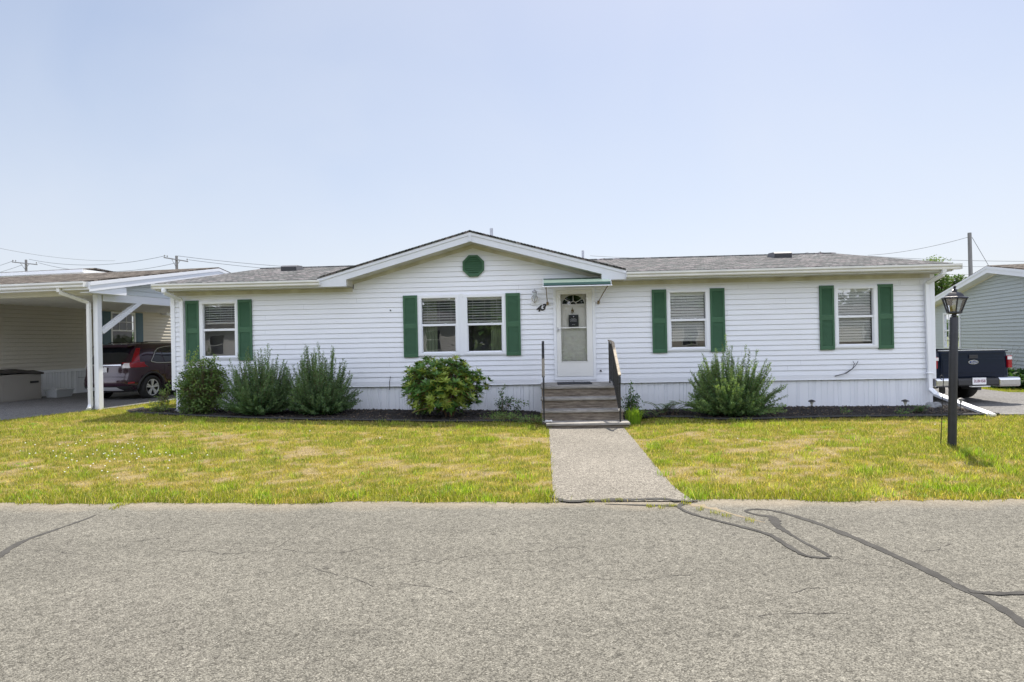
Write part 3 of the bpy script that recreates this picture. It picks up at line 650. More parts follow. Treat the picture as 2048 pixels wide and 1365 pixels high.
def leafy(base, blobs, n_, size, label, name, cat, seed, col, col2, vine=None, mt='leaf', aspect=.62):
    """loose shrub: leaves clustered on twigs inside a set of ellipsoids (cx,cy,cz,rx,ry,rz)"""
    random.seed(seed); e = empty(name, base, 0, label, cat); L = leafset(); st = MB(); tot = sum(b[3]*b[4]*b[5] for b in blobs)
    for b in blobs:
        for _ in range(max(3, int(n_*b[3]*b[4]*b[5]/tot/9))):
            d = rv().normalized(); r_ = random.random()**.4; c = Vector((b[0]+d.x*b[3]*r_, b[1]+d.y*b[4]*r_, max(.03, b[2]+d.z*b[5]*r_)))
            st.tube([Vector((b[0]*.5, b[1]*.5, 0)).lerp(c, .5)+rv(.02), c], [.004, .002], 4, cap=False)
            f0 = random.uniform(.7, 1.35); mx_ = random.random()**2.2
            for k in range(9):
                q = c+rv(.035); f = f0*random.uniform(.8, 1.2); cl_ = [(x1*(1-mx_)+x2*mx_)*f for x1, x2 in zip(col, col2)]
                ln = size*random.uniform(.65, 1.25); add_leaf(L, q, rv()+Vector((0, -.2, .2))+d*.6, Vector((0, -.4, 1))+rv(.5), ln, ln*aspect, cl_, .15, .5)
    if vine:
        for path in vine:
            P_ = [Vector(v) for v in path]; st.tube(P_, [.005]*(len(P_)-1)+[.002], 4, cap=False)
            for a, b in zip(P_[:-1], P_[1:]):
                for k in range(int((b-a).length*130)+2):
                    q = a.lerp(b, random.random())+rv(.028); ln = size*random.uniform(.6, 1.1); f = random.uniform(.8, 1.4)
                    add_leaf(L, q, rv()+Vector((0, -.3, .1)), Vector((0, -1, .5))+rv(.4), ln, ln*aspect, [x*f for x in col2], .1, .3)
    so_ = st.build('stem', M['twig'], e); leaves_obj(L, 'foliage', M[mt], e); return e

def groundpt(px, Y, dz=.03):
    q = at(px, 830, Y); return (q.x, Y, float(zg(q.x, Y))+dz)
p0 = groundpt(405, -.75)
leafy(p0, [(0, 0, .5, .55, .42, .50), (.05, -.05, .95, .36, .34, .28), (-.30, 0, .72, .24, .25, .24), (.38, 0, .78, .25, .25, .24), (0, -.1, .18, .48, .36, .2), (.20, 0, 1.13, .10, .1, .14)], 9500, .052,
      'dense dark green rambling bush at the left corner of the white house', 'rambling_bush', 'shrub', 3, (.075, .135, .040), (.19, .27, .08),
      vine=[[(-.38, .2, .8), (-.43, .35, 1.05), (-.42, .45, 1.3), (-.38, .5, 1.42)], [(-.43, .35, 1.0), (-.56, .4, 1.25), (-.5, .4, 1.36)], [(.15, .2, 1.1), (.2, .3, 1.3)]])
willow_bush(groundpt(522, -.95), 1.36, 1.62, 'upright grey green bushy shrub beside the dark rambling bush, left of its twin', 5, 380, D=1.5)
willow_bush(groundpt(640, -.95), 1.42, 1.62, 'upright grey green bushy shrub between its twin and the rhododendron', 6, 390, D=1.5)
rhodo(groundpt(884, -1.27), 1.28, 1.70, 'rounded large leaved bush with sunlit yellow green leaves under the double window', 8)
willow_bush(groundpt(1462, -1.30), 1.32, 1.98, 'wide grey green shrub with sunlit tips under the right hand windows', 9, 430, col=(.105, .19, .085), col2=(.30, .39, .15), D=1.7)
p0 = groundpt(318, -.55)
leafy(p0, [(0, 0, .12, .24, .2, .11), (.1, .05, .36, .13, .12, .18), (.15, .05, .55, .08, .08, .1)], 620, .06, 'small low shrub with pale tips left of the downspout', 'small_shrub', 'shrub', 12, (.10, .16, .04), (.30, .36, .13), aspect=.35)
p0 = groundpt(1012, -.55)
leafy(p0, [(-.08, 0, .18, .13, .1, .16), (.08, 0, .24, .13, .08, .13), (-.1, 0, .4, .06, .05, .1), (.25, 0, .12, .12, .08, .08)], 420, .045, 'thin dark climbing sprig against the skirting left of the steps', 'climbing_weed', 'weed', 13, (.045, .10, .035), (.09, .17, .05), vine=[[(.1, 0, .3), (.3, 0, .26), (.5, 0, .2)], [(-.1, 0, .3), (-.08, .1, .5), (0, .15, .6)]])
p0 = groundpt(1030, -1.6)
leafy(p0, [(-.2, 0, .06, .45, .28, .07), (.35, -.3, .05, .28, .3, .06)], 1500, .03, 'low pale green weeds spilling over the bed edge left of the steps', 'low_weeds', 'weed', 14, (.11, .18, .05), (.2, .3, .09))
p0 = groundpt(1262, -1.1)
leafy(p0, [(.02, 0, .16, .22, .2, .16), (-.02, 0, .42, .14, .12, .16), (.12, 0, .34, .1, .1, .12)], 640, .045, 'dark twiggy weed beside the right hand railing', 'twiggy_weed', 'weed', 15, (.045, .10, .03), (.08, .16, .045), vine=[[(0, 0, .4), (.0, 0, .62), (.02, 0, .74)]])
# pinnate seedlings
def pinnate(base, n_, hh, label, seed, col=(.09, .19, .05)):
    random.seed(seed); e = empty('fern_weed', base, 0, label, 'weed'); L = leafset(); st = MB()
    for i in range(n_):
        a = random.uniform(0, 6.28); out = Vector((math.cos(a), math.sin(a)*.6, 0)); Ln = hh*random.uniform(.6, 1.15); pts = []
        b0 = Vector((random.uniform(-.18, .18), random.uniform(-.1, .1), 0))
        for k in range(8): t_ = k/7; pts.append(b0+out*Ln*.8*t_**1.4+Vector((0, 0, Ln*(.95*t_-.35*t_**3))))
        st.tube(pts, .003, 4, cap=False)
        for k in range(2, 8):
            ax = (pts[k]-pts[k-1]).normalized(); sd = ax.cross(Vector((0, 0, 1))).normalized()
            for sg in (-1, 1):
                for m_ in (0, .5):
                    f = random.uniform(.8, 1.3); add_leaf(L, pts[k].lerp(pts[k-1], m_), sd*sg+ax*.4, Vector((0, 0, 1)), .075, .024, [v*f for v in col], .1, .5)
    st.build('stem', M['twig'], e); leaves_obj(L, 'foliage', M['leaf'], e)
pinnate(groundpt(1335, -1.0), 26, .42, 'green fern like weed beside the wide shrub', 16)
pinnate(groundpt(1298, -1.35), 10, .24, 'low feathery weed behind the bright grass clump', 17, (.07, .15, .04))
pinnate(groundpt(1838, -1.25), 9, .22, 'low ferny weed in front of the right downspout', 18)
p0 = groundpt(1808, -1.45); leafy(p0, [(0, 0, .05, .13, .1, .06)], 140, .03, 'tiny weed at the foot of the middle path light', 'small_weed', 'weed', 19, (.09, .18, .05), (.15, .25, .07))
p0 = groundpt(1690, -1.3); leafy(p0, [(0, 0, .04, .1, .1, .04)], 90, .03, 'tiny weed in the mulch right of the wide shrub', 'small_weed', 'weed', 20, (.09, .18, .05), (.15, .25, .07))
random.seed(77)

# ------------------------------------------------------------------ siding builder
def siding(mb, x0, x1, z0, z1, opens=(), pitch=.1147, y=0.0, lap=.018, span=None, mi=0):
    """lap siding facing -y; openings (xa,xb,za,zb); span(z)->(xa,xb) clips to a gable"""
    z = z0
    while z < z1-1e-4:
        zt = min(z+pitch, z1); cuts = sorted({z, zt} | {c for o in opens for c in (o[2], o[3]) if z+1e-4 < c < zt-1e-4})
        for za, zb in zip(cuts[:-1], cuts[1:]):
            iv = [(x0, x1)]
            for o in opens:
                if o[2] < (za+zb)/2 < o[3]:
                    iv = [s for a, b in iv for s in ((a, min(b, o[0])), (max(a, o[1]), b)) if s[1]-s[0] > 1e-4]
            for a, b in iv:
                a1, b1, a2, b2 = a, b, a, b
                if span:
                    s1 = span(za); s2 = span(zb); a1, b1, a2, b2 = max(a, s1[0]), min(b, s1[1]), max(a, s2[0]), min(b, s2[1])
                    if b1-a1 < .02: continue
                    if b2 < a2: a2 = b2 = (a1+b1)/2
                ya = y-lap*(1-(za-z)/pitch); yb = y-lap*(1-(zb-z)/pitch); zc = zb-(.006 if abs(zb-zt) < 1e-5 else 0)
                mb.add([(a1, ya, za), (b1, ya, za), (b2, yb, zc), (a2, yb, zc)], [(0, 1, 2, 3)], mi)
                if zc < zb: mb.add([(a2, yb, zc), (b2, yb, zc), (b2, y+.004, zc), (a2, y+.004, zc), (a2, y+.004, zb+.01), (b2, y+.004, zb+.01)], [(0, 1, 2, 3), (3, 2, 5, 4)], mi)
                if abs(za-z) < 1e-5: mb.add([(a1, ya, za), (b1, ya, za), (b1, y+.004, za), (a1, y+.004, za)], [(3, 2, 1, 0)], mi)
        z = zt
    return mb
def skirting(mb, x0, x1, z0f, z1, y=.03, seed=1):
    r_ = random.Random(seed); x = x0; prof = [(x0, 0)]
    while x < x1:
        wd = r_.choice([.055, .085, .12, .13, .05, .19]); e_ = min(x+wd, x1)
        prof += [(min(e_-.014, x1), -.016 if r_.random() < .6 else -.006), (min(e_-.002, x1), .010), (e_+.004, .010), (min(e_+.010, x1), 0)]; x = e_+.010
    vs = []; fs = []
    for i, (a, d) in enumerate(prof): vs += [(a, y+d, z0f(a)), (a, y+d, z1)]
    for i in range(len(prof)-1): fs.append((2*i, 2*i+2, 2*i+3, 2*i+1))
    return mb.add(vs, fs)

def shutter(parent, x0, x1, z0, z1, y=-.016, m=None):
    m = m or M['green']; mb = MB(); f = .045; t = .032; ya = y-t
    mid = z0+(z1-z0)*.5
    mb.box(x0, x0+f, ya, y, z0, z1); mb.box(x1-f, x1, ya, y, z0, z1)
    for a, b in ((z0, z0+.075), (mid-.055, mid+.055), (z1-.07, z1)): mb.box(x0+f, x1-f, ya+.002, y, a, b)
    for a, b in ((z0+.075, mid-.055), (mid+.055, z1-.07)):
        n_ = int((b-a)/.026)
        for k in range(n_):
            z = a+(b-a)*k/n_; h_ = (b-a)/n_
            mb.add([(x0+f, ya+.006, z), (x1-f, ya+.006, z), (x1-f, ya+.022, z+h_), (x0+f, ya+.022, z+h_)], [(0, 1, 2, 3)])
            mb.add([(x0+f, ya+.006, z), (x1-f, ya+.006, z), (x1-f, ya+.022, z), (x0+f, ya+.022, z)], [(3, 2, 1, 0)])
    return mb.build('shutter', m, parent, fix=False)

def window(parent, x0, x1, z0, z1, gx0, gx1, gz0, gz1, zr, blind=None, y=0, lower_blind=None, grid=None, slat=.045, tilt=.9, curtains=None, mroom=None):
    """vinyl double hung window: parent > window(frame mesh) > sash_rail, pane x2, blind, interior"""
    mb = MB(); ya = y-.035
    mb.box(x0, x1, ya, y+.05, gz1, z1); mb.box(x0, x1, ya, y+.05, z0, gz0); mb.box(x0, gx0, ya, y+.05, gz0, gz1); mb.box(gx1, x1, ya, y+.05, gz0, gz1)
    # inner step
    s_ = .022
    mb.box(x0+s_, x1-s_, ya-.010, ya-.0, gz1+.006, z1-s_); mb.box(x0+s_, x1-s_, ya-.010, ya, z0+s_, gz0-.006)
    mb.box(x0+s_, gx0-.006, ya-.010, ya, gz0-.006, gz1+.006); mb.box(gx1+.006, x1-s_, ya-.010, ya, gz0-.006, gz1+.006)
    w_ = mb.build('window', M['trim'], parent, bevel=.004)
    rl = MB(); rl.box(gx0, gx1, y-.028, y+.012, zr-.025, zr+.025); rl.box(gx0, gx0+.016, y-.012, y+.02, gz0, zr); rl.box(gx1-.016, gx1, y-.012, y+.02, gz0, zr); rl.box(gx0, gx1, y-.012, y+.02, gz0, gz0+.018)
    if grid:
        nx_, nz_ = grid
        for a, b in ((gz0+.018, zr-.025), (zr+.025, gz1)):
            for k in range(1, nx_): xx = gx0+(gx1-gx0)*k/nx_; rl.box(xx-.008, xx+.008, y-.006, y-.001, a, b)
            for k in range(1, nz_): zz = a+(b-a)*k/nz_; rl.box(gx0, gx1, y-.007, y-.002, zz-.008, zz+.008)
    for k in (.3, .7): xx = gx0+(gx1-gx0)*k; rl.box(xx-.025, xx+.025, y-.034, y-.028, zr+.01, zr+.03)
    rl.build('sash_rail', M['trim'], w_)
    for a, b, dy in ((gz0+.01, zr-.02, .0), (zr+.02, gz1, .014)):
        MB().add([(gx0, y+dy, a), (gx1, y+dy, a), (gx1, y+dy, b), (gx0, y+dy, b)], [(0, 1, 2, 3)]).build('pane', M['glass'], w_, fix=False)
    if blind is not None:
        bb = MB(); z = gz1-.05; bb.box(gx0+.005, gx1-.005, y+.05, y+.09, gz1-.045, gz1)
        while z > blind:
            hw = .030; bb.add([(gx0+.01, y+.07-hw*math.cos(tilt), z-hw*math.sin(tilt)), (gx1-.01, y+.07-hw*math.cos(tilt), z-hw*math.sin(tilt)), (gx1-.01, y+.07+hw*math.cos(tilt), z+hw*math.sin(tilt)), (gx0+.01, y+.07+hw*math.cos(tilt), z+hw*math.sin(tilt))], [(0, 1, 2, 3)]); z -= slat
        for k in (.15, .5, .85): xx = gx0+(gx1-gx0)*k; bb.box(xx-.002, xx+.002, y+.045, y+.047, z+slat, gz1)
        bb.box(gx0+.01, gx1-.01, y+.055, y+.085, z+slat-.03, z+slat-.01)
        bb.build('blind', M['blind'], w_, fix=False)
    if curtains:
        cb_ = MB()
        for a, b in curtains:
            n_ = 14; vs = []
            for k in range(n_+1):
                xx = gx0+(gx1-gx0)*(a+(b-a)*k/n_); yy_ = y+.14+.02*math.sin(k*2.1); vs += [(xx, yy_, gz0-.05), (xx, yy_, gz1+.05)]
            cb_.add(vs, [(2*k, 2*k+2, 2*k+3, 2*k+1) for k in range(n_)], smooth=True)
        cb_.build('curtain', M['curtain'], w_, fix=False)
    rm = MB(); d = .7
    rm.add([(x0, y+.052, z0), (x1, y+.052, z0), (x1, y+.052, z1), (x0, y+.052, z1), (x0-.2, y+d, z0-.2), (x1+.2, y+d, z0-.2), (x1+.2, y+d, z1+.1), (x0-.2, y+d, z1+.1)], [(4, 5, 6, 7), (0, 1, 5, 4), (1, 2, 6, 5), (2, 3, 7, 6), (3, 0, 4, 7)])
    rm.build('interior', mroom or M['room'], w_, fix=False)
    return w_

def gutter(mb, x0, x1, y, z, s=1):
    """K-style gutter along x; back at y, opening up"""
    prof = [(0, 0), (-.075, 0), (-.085, .02), (-.085, .045), (-.115, .075), (-.118, .115), (-.108, .115), (-.105, .08), (-.078, .05), (-.076, .012), (-.006, .012), (-.006, .115), (0, .115)]
    mb.prismx([(y+a*s, z+b*s) for a, b in prof], x0, x1); mb.box(x0-.002, x0+.002, y-.112*s, y, z+.003, z+.11*s); mb.box(x1-.002, x1+.002, y-.112*s, y, z+.003, z+.11*s)
    return mb
def spout(mb, pts, w=.085, d=.06):
    for a, b in zip(pts[:-1], pts[1:]): mb.bar(a, b, w, d, up=(0, -1, 0))
    return mb

# ------------------------------------------------------------------ MAIN HOUSE
H = empty('mobile_home', (0, 0, 0), 0, 'long white vinyl sided single storey home with green shutters and central gable', 'house')
HX0, HX1, WZ0, WZ1 = -8.78, 8.52, .70, 2.96
GX, GA, GS = -1.62, 4.13, .275                       # cross gable: ridge x, apex z, slope
def under(x): return GA-.225-abs(x-GX)*GS
W1 = (-8.09, -7.15, 1.40, 2.76); W2a = (-2.92, -1.93, 1.38, 2.79); W2b = (-1.88, -.89, 1.38, 2.79); W3 = (2.72, 3.68, 1.39, 2.765); W4 = (6.37, 7.31, 1.385, 2.75)
DO = (.19, 1.13, .84, 2.87)
ops = [W1, W2a, W2b, W3, W4, DO]
mb = MB()
siding(mb, HX0+.02, HX1-.02, WZ0+.10, WZ1, ops)
siding(mb, -4.4, 1.25, WZ1, 4.05, [], span=lambda z: (GX-(GA-.225-z)/GS, GX+(GA-.225-z)/GS))
mb.box(HX0+.02, HX1-.02, -.016, 0, WZ0, WZ0+.098)
for k in range(34):
    zz = WZ0+.10+.1147*random.randint(0, 18); xx = random.uniform(HX0+.3, HX1-.3)
    if any(o[0]-.05 < xx < o[1]+.05 and o[2]-.15 < zz < o[3]+.05 for o in ops): continue
    mb.add([(xx, -.0192, zz+.001), (xx+.004, -.0192, zz+.001), (xx+.004, -.0035, zz+.104), (xx, -.0035, zz+.104)], [(0, 1, 2, 3)], 1)
mb.build('siding', [M['vinyl'], M['pewter']], H, fix=False)
mb = MB()
mb.box(HX0, HX0+.10, -.03, .02, WZ0-.01, WZ1+.02); mb.box(HX1-.10, HX1, -.03, .02, WZ0-.01, WZ1+.02)
mb.box(HX0+.02, HX1-.02, -.024, -.016, WZ0-.006, WZ0+.006)
mb.build('corner_trim', M['trim'], H, bevel=.004)
# side and back walls
mb = MB()
for xx, sg in ((HX0, -1), (HX1, 1)):
    mb.add([(xx, .02, WZ0), (xx, 9.4, WZ0), (xx, 9.4, 3.0), (xx, 4.6, 4.0), (xx, .02, 3.0)], [(0, 1, 2, 3, 4)])
mb.add([(HX0, 9.4, 0), (HX1, 9.4, 0), (HX1, 9.4, 3.0), (HX0, 9.4, 3.0)], [(0, 1, 2, 3)])
mb.build('side_wall', M['vinyl'], H, fix=False)
mb = MB(); skirting(mb, HX0+.06, HX1-.04, lambda x_: float(zg(x_, 0))-.03, WZ0, .035)
mb.box(HX0+.06, HX0+.10, .05, 9.35, 0, WZ0); mb.box(HX1-.10, HX1-.06, .05, 9.35, -.05, WZ0)
mb.build('skirting', M['trim'], H, fix=False)
# roof
def roofslab(mb, A, B, C_, D_, t=.035, lip=0):
    """quad A,B (eave) C,D (ridge) with thickness"""
    A, B, C_, D_ = map(Vector, (A, B, C_, D_)); n_ = (B-A).cross(D_-A).normalized(); n_ = n_ if n_.z > 0 else -n_
    vs = [A, B, C_, D_]+[v-n_*t for v in (A, B, C_, D_)]
    return mb.add(vs, [(0, 1, 2, 3), (7, 6, 5, 4), (0, 4, 5, 1), (1, 5, 6, 2), (2, 6, 7, 3), (3, 7, 4, 0)])
RY, RZ, EY, EZ = 4.65, 4.10, -.46, 3.16
GL, GR_ = GX-3.45, GX+3.40
rz0 = lambda y_: EZ+(y_-EY)*(RZ-EZ)/(RY-EY)
mb = MB(); roofslab(mb, (HX0-.08, EY, EZ), (GL+.02, EY, EZ), (GL+.02, RY, RZ), (HX0-.08, RY, RZ)); roofslab(mb, (GR_-.02, EY, EZ), (HX1+.12, EY, EZ), (HX1+.12, RY, RZ), (GR_-.02, RY, RZ)); roofslab(mb, (GL+.02, .08, rz0(.08)), (GR_-.02, .08, rz0(.08)), (GR_-.02, RY, RZ), (GL+.02, RY, RZ)); roofslab(mb, (HX0-.08, 9.8, EZ-.02), (HX1+.12, 9.8, EZ-.02), (HX1+.12, RY+.005, RZ), (HX0-.08, RY+.005, RZ))
mb.tube([(HX0-.08, RY, RZ+.005), (HX1+.12, RY, RZ+.005)], .03, 6)
yv = lambda: RY
GL, GR_ = GX-3.45, GX+3.40
for xe in (GL, GR_):
    ze = GA-abs(xe-GX)*GS
    yE = EY+(ze-EZ)/((RZ-EZ)/(RY-EY))+.05
    roofslab(mb, (xe, -.50, ze+.01), (xe, max(yE, -.3), ze+.01), (GX, RY+.1, GA+.01), (GX, -.50, GA+.01), .03)
# ragged shingle edge along the rake
for k in range(46):
    for sg in (-1, 1):
        a = k/46*3.4; xx = GX+sg*a; mb.bar((xx, -.506, GA-a*GS+.018), (xx+sg*.065, -.506, GA-(a+.065)*GS+.012), .03, .012)
mb.build('roof', M['shingle'], H)
# fascia of main eaves + soffit
mb = MB()
for a, b in ((HX0-.06, GL), (GR_, HX1+.10)): mb.box(a, b, EY+.012, EY+.035, 2.985, EZ-.02)
mb.box(HX0-.07, HX0-.045, EY+.01, 9.7, 2.985, 3.10); 
for xx in (HX0-.075, HX1+.095):
    mb.add([(xx, EY, 3.0), (xx, RY, RZ-.17), (xx, RY, RZ-.03), (xx, EY, EZ-.03), (xx+.025, EY, 3.0), (xx+.025, RY, RZ-.17), (xx+.025, RY, RZ-.03), (xx+.025, EY, EZ-.03)], [(0, 1, 2, 3), (7, 6, 5, 4), (0, 4, 5, 1), (2, 6, 7, 3), (1, 5, 6, 2), (0, 3, 7, 4)])
# gable rake face with the boxed returns
zi = lambda x_: under(x_)
BLx, BRx = -4.42, 1.25
poly = [(GL, GA-.012-abs(GL-GX)*GS), (GL, 2.985), (BLx, 2.985), (BLx, zi(BLx)), (GX, GA-.225), (BRx, zi(BRx)), (BRx, 2.985), (GR_, 2.985), (GR_, GA-.012-abs(GR_-GX)*GS), (GX, GA-.012)]
L1, R1 = [poly[0], poly[1], poly[2], poly[3]], None
mb.prism([poly[0], poly[1], poly[2], poly[3], poly[4], poly[9]], -.475, -.455); mb.prism([poly[4], poly[5], poly[6], poly[7], poly[8], poly[9]], -.475, -.455)
for sg, xe in ((-1, GL), (1, GR_)):    # raised crown strip under the shingles
    mb.prism([(GX, GA-.012), (xe, GA-.012-abs(xe-GX)*GS), (xe, GA-.085-abs(xe-GX)*GS), (GX, GA-.085)], -.490, -.476)
mb.box(GX-.03, GX+.03, -.494, -.4905, GA-.225, GA-.02)
for xx in (GL, GR_): mb.box(xx-.01, xx+.01, -.455, .0, 2.985, 3.19)
mb.build('fascia', mat('fascia_metal', (.66, .685, .73), .45, var=.08, vscale=2), H)
mb = MB()
for a, b in ((HX0-.05, GL-.01), (GR_+.01, HX1+.09)): mb.box(a, b, EY+.036, -.0, 2.985, 2.997)
for a, b in ((GL+.01, BLx), (BRx, GR_-.01)): mb.box(a, b, -.454, .0, 2.988, 2.999)
for xx in (BLx, BRx): mb.add([(xx, -.454, 2.99), (xx, .0, 2.99), (xx, .0, zi(xx)), (xx, -.454, zi(xx))], [(0, 1, 2, 3)])
for xe in (BLx, BRx): mb.add([(GX, -.454, GA-.2252), (xe, -.454, zi(xe)-.002), (xe, .0, zi(xe)-.002), (GX, .0, GA-.2252)], [(0, 1, 2, 3)])
# J channel band at wall top
mb.box(HX0+.1, BLx-.0, -.030, -.0, 2.90, 2.984); mb.box(BRx, HX1-.1, -.030, -.0, 2.90, 2.984)
for k in range(26):
    xx = HX0+.4+k*.66
    if BLx < xx < BRx: continue
    mb.box(xx-.012, xx+.012, -.0345, -.0305, 2.925, 2.95)
for sg, xe in ((-1, BLx), (1, BRx)):
    mb.prism([(GX, GA-.2252), (xe, zi(xe)-.002), (xe, zi(xe)-.07), (GX, GA-.305)], -.028, 0)
mb.build('soffit', M['soffit'], H, fix=False)
mb = MB(); gutter(mb, HX0-.10, GL+.06, EY+.01, 3.02); mb.build('gutter', M['gutter'], H, fix=True)
mb = MB(); gutter(mb, GR_, HX1+.24, EY+.01, 3.02); mb.build('gutter', M['gutter'], H, fix=True)
# downspouts
mb = MB(); spout(mb, [(-8.62, -.50, 3.03), (-8.62, -.48, 2.94), (-8.48, -.07, 2.80), (-8.48, -.07, .45), (-8.60, -.10, .28)]); mb.lathe((-8.62, -.5, 2.99), [(.05, -.05), (.06, 0), (.05, .05)], 10)
mb.build('downspout', M['trim'], H, bevel=.008)
mb = MB(); spout(mb, [(8.43, -.50, 3.03), (8.43, -.46, 2.92), (8.33, -.07, 2.78), (8.36, -.07, .42)])
spout(mb, [(8.36, -.07, .46), (8.40, -.20, .36), (8.52, -1.62, .09)], .095, .07)
mb.box(8.28, 8.44, -.115, -.06, .80, .83)
mb.build('downspout', M['trim'], H, bevel=.008)
MB().bar((8.515, -1.60, .093), (8.523, -1.69, .078), .10, .075, up=(0, 0, 1)).build('spout_outlet', M['gutter'], H)
# windows
window(H, *W1, -7.99, -7.23, 1.46, 2.69, 2.085, blind=2.20, tilt=.45, slat=.055, mroom=mat('pale_room', (.34, .33, .33), .9))
window(H, *W2a, -2.82, -2.04, 1.46, 2.70, 2.09, blind=2.14, tilt=.40, slat=.060, curtains=[(.0, .42)])
window(H, *W2b, -1.77, -.98, 1.46, 2.70, 2.09, blind=2.14, tilt=.40, slat=.060, curtains=[(.66, 1.0)])
MB().box(-1.93, -1.88, -.03, 0, 1.38, 2.80).build('mullion_trim', M['trim'], H)
window(H, *W3, 2.81, 3.58, 1.46, 2.70, 2.085, blind=1.60, tilt=1.05, slat=.063)
window(H, *W4, 6.46, 7.21, 1.46, 2.69, 2.085, blind=1.52, tilt=1.0, slat=.060)
for a, b in ((-8.41, -8.09), (-7.15, -6.82), (-3.25, -2.92), (-.89, -.56), (2.40, 2.72), (3.68, 4.0), (6.06, 6.37), (7.31, 7.63)): shutter(H, a, b, 1.36, 2.78)
# octagon vent
cx, cz = -1.61, 3.42
mb = MB(); R8 = .265
o8 = [(cx+R8*math.cos(R(22.5+45*k)), cz+R8*math.sin(R(22.5+45*k))) for k in range(8)]; i8 = [(cx+R8*.80*math.cos(R(22.5+45*k)), cz+R8*.80*math.sin(R(22.5+45*k))) for k in range(8)]
for k in range(8):
    j = (k+1) % 8; mb.prism([o8[k], o8[j], i8[j], i8[k]], -.055, -.01)
mb.prism(i8, -.018, -.012)
for k in range(8):
    z = cz-R8*.74+k*R8*1.48/8; h_ = R8*1.48/8
    def hw(zz): 
        d = abs(zz-cz); ap = R8*.80*math.cos(R(22.5)); s_ = R8*.80*math.sin(R(22.5)); return min(ap, ap-(d-s_)) if d > s_ else ap
    a, b = hw(z), hw(z+h_); mb.add([(cx-a, -.050, z), (cx+a, -.050, z), (cx+b, -.024, z+h_), (cx-b, -.024, z+h_)], [(0, 1, 2, 3)]); mb.add([(cx-a, -.050, z), (cx+a, -.050, z), (cx+a, -.024, z), (cx-a, -.024, z)], [(3, 2, 1, 0)])
mb.build('gable_vent', M['green'], H, fix=False)
# roof vents and pipes
def roof_z(y): return EZ+(y-EY)*(RZ-EZ)/(RY-EY)
for xx, wd in ((-7.30, .23), (6.53, .24)):
    y0 = 3.35; z0 = roof_z(y0)
    mb = MB(); mb.prismx([(y0-.20, z0-.05), (y0-.22, z0+.085), (y0-.16, z0+.125), (y0+.22, z0+.15), (y0+.35, z0+.05)], xx-wd, xx+wd)
    mb.prismx([(y0-.235, z0-.05), (y0-.235, z0+.08), (y0-.221, z0+.08), (y0-.221, z0-.05)], xx-wd+.02, xx+wd-.02, 1)
    mb.build('roof_vent', [mat('vent_grey', (.13, .13, .14), .5), M['plastic']], H, bevel=.01)
mb = MB(); q = at(983, 470, 2.2); mb.tube([(q.x, 2.2, 3.5), (q.x, 2.2, q.z+.17)], .042, 10); mb.build('vent_pipe', M['pewter'], H)
mb = MB(); q = at(1166, 520, 4.2); mb.tube([(q.x, 4.2, 3.9), (q.x, 4.2, q.z+.27)], .036, 10); mb.build('vent_pipe', M['pewter'], H)
# awning over the door
aw = MB(); x0, x1 = -.02, 1.42
prof = [(-.02, 3.09), (-.20, 3.06), (-.40, 3.02), (-.58, 2.965), (-.68, 2.93), (-.70, 2.88), (-.70, 2.845)]
for k in range(len(prof)-1):
    (ya, za), (yb, zb) = prof[k], prof[k+1]; aw.add([(x0, ya, za), (x1, ya, za), (x1, yb, zb), (x0, yb, zb)], [(0, 1, 2, 3)], 1 if k in (2, 3) else 0)
    aw.add([(x0, ya, za-.008), (x1, ya, za-.008), (x1, yb, zb-.008), (x0, yb, zb-.008)], [(3, 2, 1, 0)], 2)
for k in range(9): z = 2.932-k*.0105; 
awn = aw.build('awning', [mat('awning_green', (.025, .085, .065), .45), mat('awning_stripe', (.50, .62, .46), .4), M['trim']], H, fix=False)
mb = MB(); mb.tube([(x0-.03, -.705, 2.845), (x1+.03, -.705, 2.845)], .014, 8)
for xx in (x0-.008, x1+.008):
    pl = [(-.04, 3.09)]+prof[1:]+[(-.66, 2.84), (-.62, 2.93), (-.3, 3.0)]; mb.prismx(pl, xx-.006, xx+.006)
mb.box(x0, x1, -.03, -.0, 3.085, 3.11)
mb.build('awning_frame', M['trim'], awn)
for xx, bx in ((.03, .06), (1.36, 1.21)):
    mb = MB(); mb.tube([(xx, -.69, 2.84), (xx+(bx-xx)*.5, -.36, 2.70), (bx, -.03, 2.54)], .011, 8); mb.box(bx-.025, bx+.025, -.05, -.012, 2.49, 2.56); mb.build('awning_bracket', M['brass'], awn)
# front door
dr = MB(); dr.box(DO[0], DO[0]+.065, -.045, .02, DO[2]-.06, DO[3]); dr.box(DO[1]-.065, DO[1], -.045, .02, DO[2]-.06, DO[3]); dr.box(DO[0]+.065, DO[1]-.065, -.045, .02, DO[3]-.05, DO[3]); dr.box(DO[0]+.065, DO[1]-.065, -.045, .02, DO[2]-.06, DO[2]+.02)
D0 = dr.build('front_door', M['trim'], H, bevel=.004)
a0, a1, b0, b1 = DO[0]+.068, DO[1]-.068, DO[2]+.025, DO[3]-.052; g0, g1, h0, h1 = .355, .935, 1.20, 2.72
mb = MB(); ya, yb = -.052, -.02
mb.box(a0, a1, ya, yb, h1, b1); mb.box(a0, a1, ya, yb, b0, h0); mb.box(a0, g0, ya, yb, h0, h1); mb.box(g1, a1, ya, yb, h0, h1)
mb.box(g0-.02, g0, ya-.008, ya, h0-.02, h1+.02); mb.box(g1, g1+.02, ya-.008, ya, h0-.02, h1+.02); mb.box(g0, g1, ya-.008, ya, h1, h1+.02); mb.box(g0, g1, ya-.008, ya, h0-.02, h0)
mb.box(g0, g1, ya+.004, yb, 1.955, 1.975)
mb.build('storm_door', M['door'], D0, bevel=.003)
